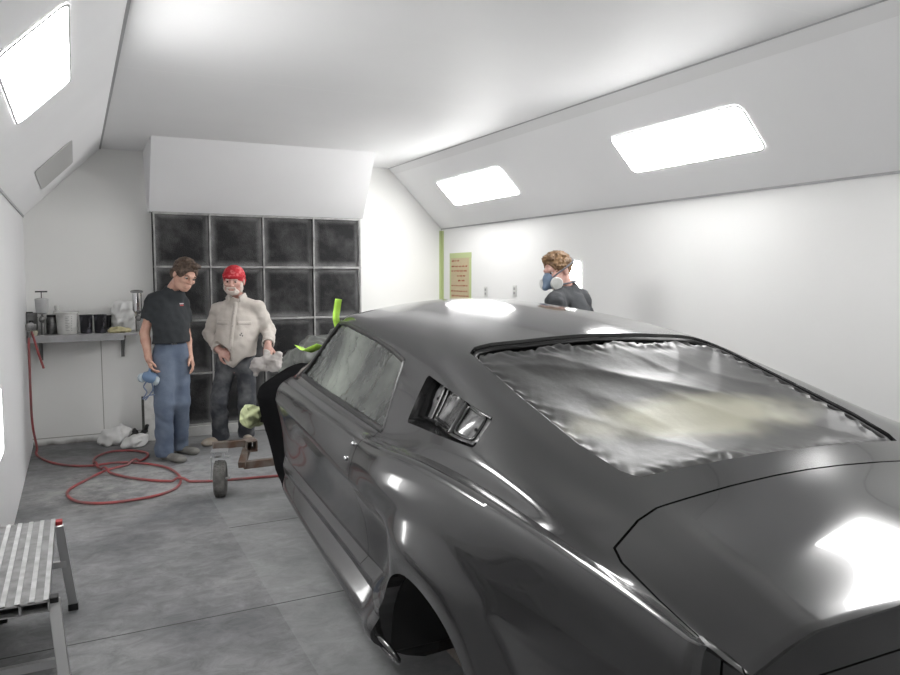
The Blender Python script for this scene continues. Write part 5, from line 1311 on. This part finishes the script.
# folded collar, open at the throat
up = RR[:, 2]; vs = []; na = 33
for i in range(na):
    a = math.radians(-152+304*i/(na-1)); d = -RR[:, 1]*math.cos(a)+RR[:, 0]*math.sin(a); fr = max(0., -math.cos(a))
    cc = nk+RR[:, 1]*.014; dr = .030*fr**2
    vs += [cc+d*.074+up*(.006-dr*.6), cc+d*.068+up*(.030-dr*1.2), cc+d*.076+up*(.032-dr*1.3), cc+d*(.096+.012*fr)+up*(-.004-dr*2.0)]
b = MB(); b.add(vs, [(4*i+k, 4*i+k+1, 4*i+k+5, 4*i+k+4) for i in range(na-1) for k in range(3)]); o = b.build('collar', M_shirt, root, 60, fix=False); md = o.modifiers.new('s', 'SOLIDIFY'); md.thickness = .004
for q in 'RL':
    d = nz(jt['wr'+q]-jt['el'+q]); c = jt['el'+q]*.13+jt['wr'+q]*.87-off
    MB().lathe([(.050, -.03), (.058, -.025), (.058, .018), (.050, .020)], c, 24, Matrix(frame_from(d, (.3, .2, .9)).tolist()) @ Matrix.Rotation(-PI/2, 3, 'X'), capb=False, capt=False).build('cuff', M_shirt, root, 60)
# the pale cloth in his left hand
rc = J(267.5, 362.5, -.26)
S = SDF(np.array([-.24]*3), np.array([.24]*3), .007)
S.cap(vz*.095+ex*.005, ex*.0+vz*.02, .03, .055, 0); S.ell(-ex*.05-vz*.02, (.09, .06, .07), None, .03); S.ell(ex*.07-vz*.005, (.075, .06, .075), None, .03); S.cap(ex*.10+vz*.075, ex*.09-vz*.03, .03, .05, .03); S.cap(-ex*.09-vz*.01, -ex*.10-vz*.10, .045, .02, .03); S.noise(.018, 8, 12); S.noise(.006, 20, 3)
o = S.build('cloth', mat('pale_grey_cloth', (.56, .53, .51), .85, noise=(9, 5, .4, .7), col2=(.36, .33, .31))); o.location = rc; tag(o, 'bunched pale grey cloth held by the man in the red bandana', 'cloth')

# ================= man with the respirator, beyond the car
p3 = Person(5.12, None); J = p3.J
bx = CO+ray(563, 334)*(5.12/F_PX); base = np.array([bx[0], bx[1], 0])
tf = frame_from(hdir(-.80, .60)); hR = frame_from(nz(hdir(-.86, .51)-vz*.26), nz(vz-ex*.15))
jt = dict(head=J(557.8, 270.5, 0.), neck=J(566, 288, .02), chest=J(568, 315, .02), pelvis=J(567, 385, .04),
 shR=J(552, 301, .13) if False else J(555, 302, -.14), elR=J(556, 345, -.15), wrR=J(551, 380, -.16), shL=J(581.5, 299.5, .10), elL=J(588, 345, .10), wrL=J(584, 382, .06),
 hipR=J(560, 395, -.04), hipL=J(574, 395, .1), knR=base+ex*-.08-ey*.08+vz*.50, knL=base+ex*.06+ey*.06+vz*.5, anR=base+ex*-.06-ey*.08+vz*.09, anL=base+ex*.08+ey*.06+vz*.09)
for q in 'RL': t = jt['an'+q]*np.array([1, 1, 0]); jt['toe'+q] = t+hdir(-.8, .6)*.2
sv_ = jt
# facing left: his left side is the near one
sw = {}
for k_, v_ in jt.items(): sw[{'R': 'L', 'L': 'R'}[k_[-1]].join([k_[:-1], '']) if k_[:-1] in ('sh', 'el', 'wr', 'hip', 'kn', 'an', 'toe') else k_] = v_
jt = sw
cfg = dict(J=jt, base=base, tf=tf, hR=hR, hk=1.0, nk1=-.03, nk0=-.008, nkr=.062, trap=(.012, .066), w=.185, d=.12, skin=M_skin2, trname='jeans', trm=M_work, shoem=M_shoe1, topname='t_shirt', topm=M_tee3, belly=.01, low=.05, waist=.105, hem=.05, sleeve='short',
 handR=(-vz, ex, 1, (.3, .4, .3)), handL=(-vz, ex, -1, (.3, .4, .3)))
root, L, off, top, tr, body, RR = make_person('person', 'man in a dark grey T-shirt wearing a respirator, standing beyond the roof of the car', cfg)
S, _ = hair_shell(jt['head'], hR, 1.0, .009, [((0, .15, -.045), (.11, .110, .138)), ((.09, .04, -.05), (.04, .045, .075)), ((-.09, .04, -.05), (.04, .045, .075)), ((.095, -.005, -.02), (.02, .024, .038)), ((-.095, -.005, -.02), (.02, .024, .038)), ((0, -.06, -.13), (.12, .10, .075))], extra=lambda S, L_: (S.ell(L_(0, .060, .10), (.055, .035, .024), hR, .02), S.ell(L_(0, .0, .112), (.055, .06, .022), hR, .02)), seed=9, amp=.0075, fr=31)
o = S.build('hair', M_hair3, None); o.data.transform(Matrix.Translation(Vector(-off))); o.parent = root
rs = empty('respirator', tuple(jt['head']-off), label='blue half mask respirator with white round filters'); rs.parent = root
Lr = lambda x, y, z: hR @ (np.array([x, y, z])*1.0)
S = SDF(np.array([-.2]*3), np.array([.2]*3), .005); S.ell(Lr(0, .095, -.052), (.046, .040, .056), hR, 0); S.cap(Lr(0, .10, -.015), Lr(0, .105, -.03), .02, .025, .02); S.cap(Lr(0, .118, -.07), Lr(0, .135, -.085), .026, .024, .015); S.build('face_piece', mat('blue_grey_rubber', (.15, .21, .30), .5), rs)
for x in (-1, 1):
    d = nz(Lr(x*.9, .35, -.15)); MB().lathe([(0, -.012), (.038, -.012), (.043, -.006), (.043, .012), (.036, .018), (0, .018)], tuple(Lr(x*.068, .088, -.072)), 28, Matrix(frame_from(d).tolist()) @ Matrix.Rotation(-PI/2, 3, 'X')).build('filter_cartridge', M_white, rs, 40)
    MB().tube([Lr(x*.04, .10, -.06), Lr(x*.062, .09, -.07)], .018, 12).build('filter_mount', M_blackp, rs, 60)
M_strap = mat('grey_strap', (.13, .14, .16), .7)
for z0, z1, bk_ in ((-.03, .035, -.122), (-.085, -.10, -.088)):
    b = MB(); P = [Lr(.045, .09, z0), Lr(.078, .045, z0*.6+z1*.4), Lr(.096, -.01, z0*.3+z1*.7), Lr(.085, -.075, z1), Lr(.04, bk_+.004, z1), Lr(0, bk_-.006, z1)]
    P = P+[Lr(-1, 1, 1)*0+np.array(hR @ (np.array([-1, 1, 1])*(hR.T @ p))) for p in P[-2::-1]]
    b.tube(crom(P, 5), .006, 6); b.build('strap', M_strap, rs, 60)
S = SDF(np.array([-.2]*3), np.array([.2]*3), .005); S.ell(Lr(0, -.100, .035), (.06, .032, .038), hR, 0); S.build('head_cradle', M_strap, rs)
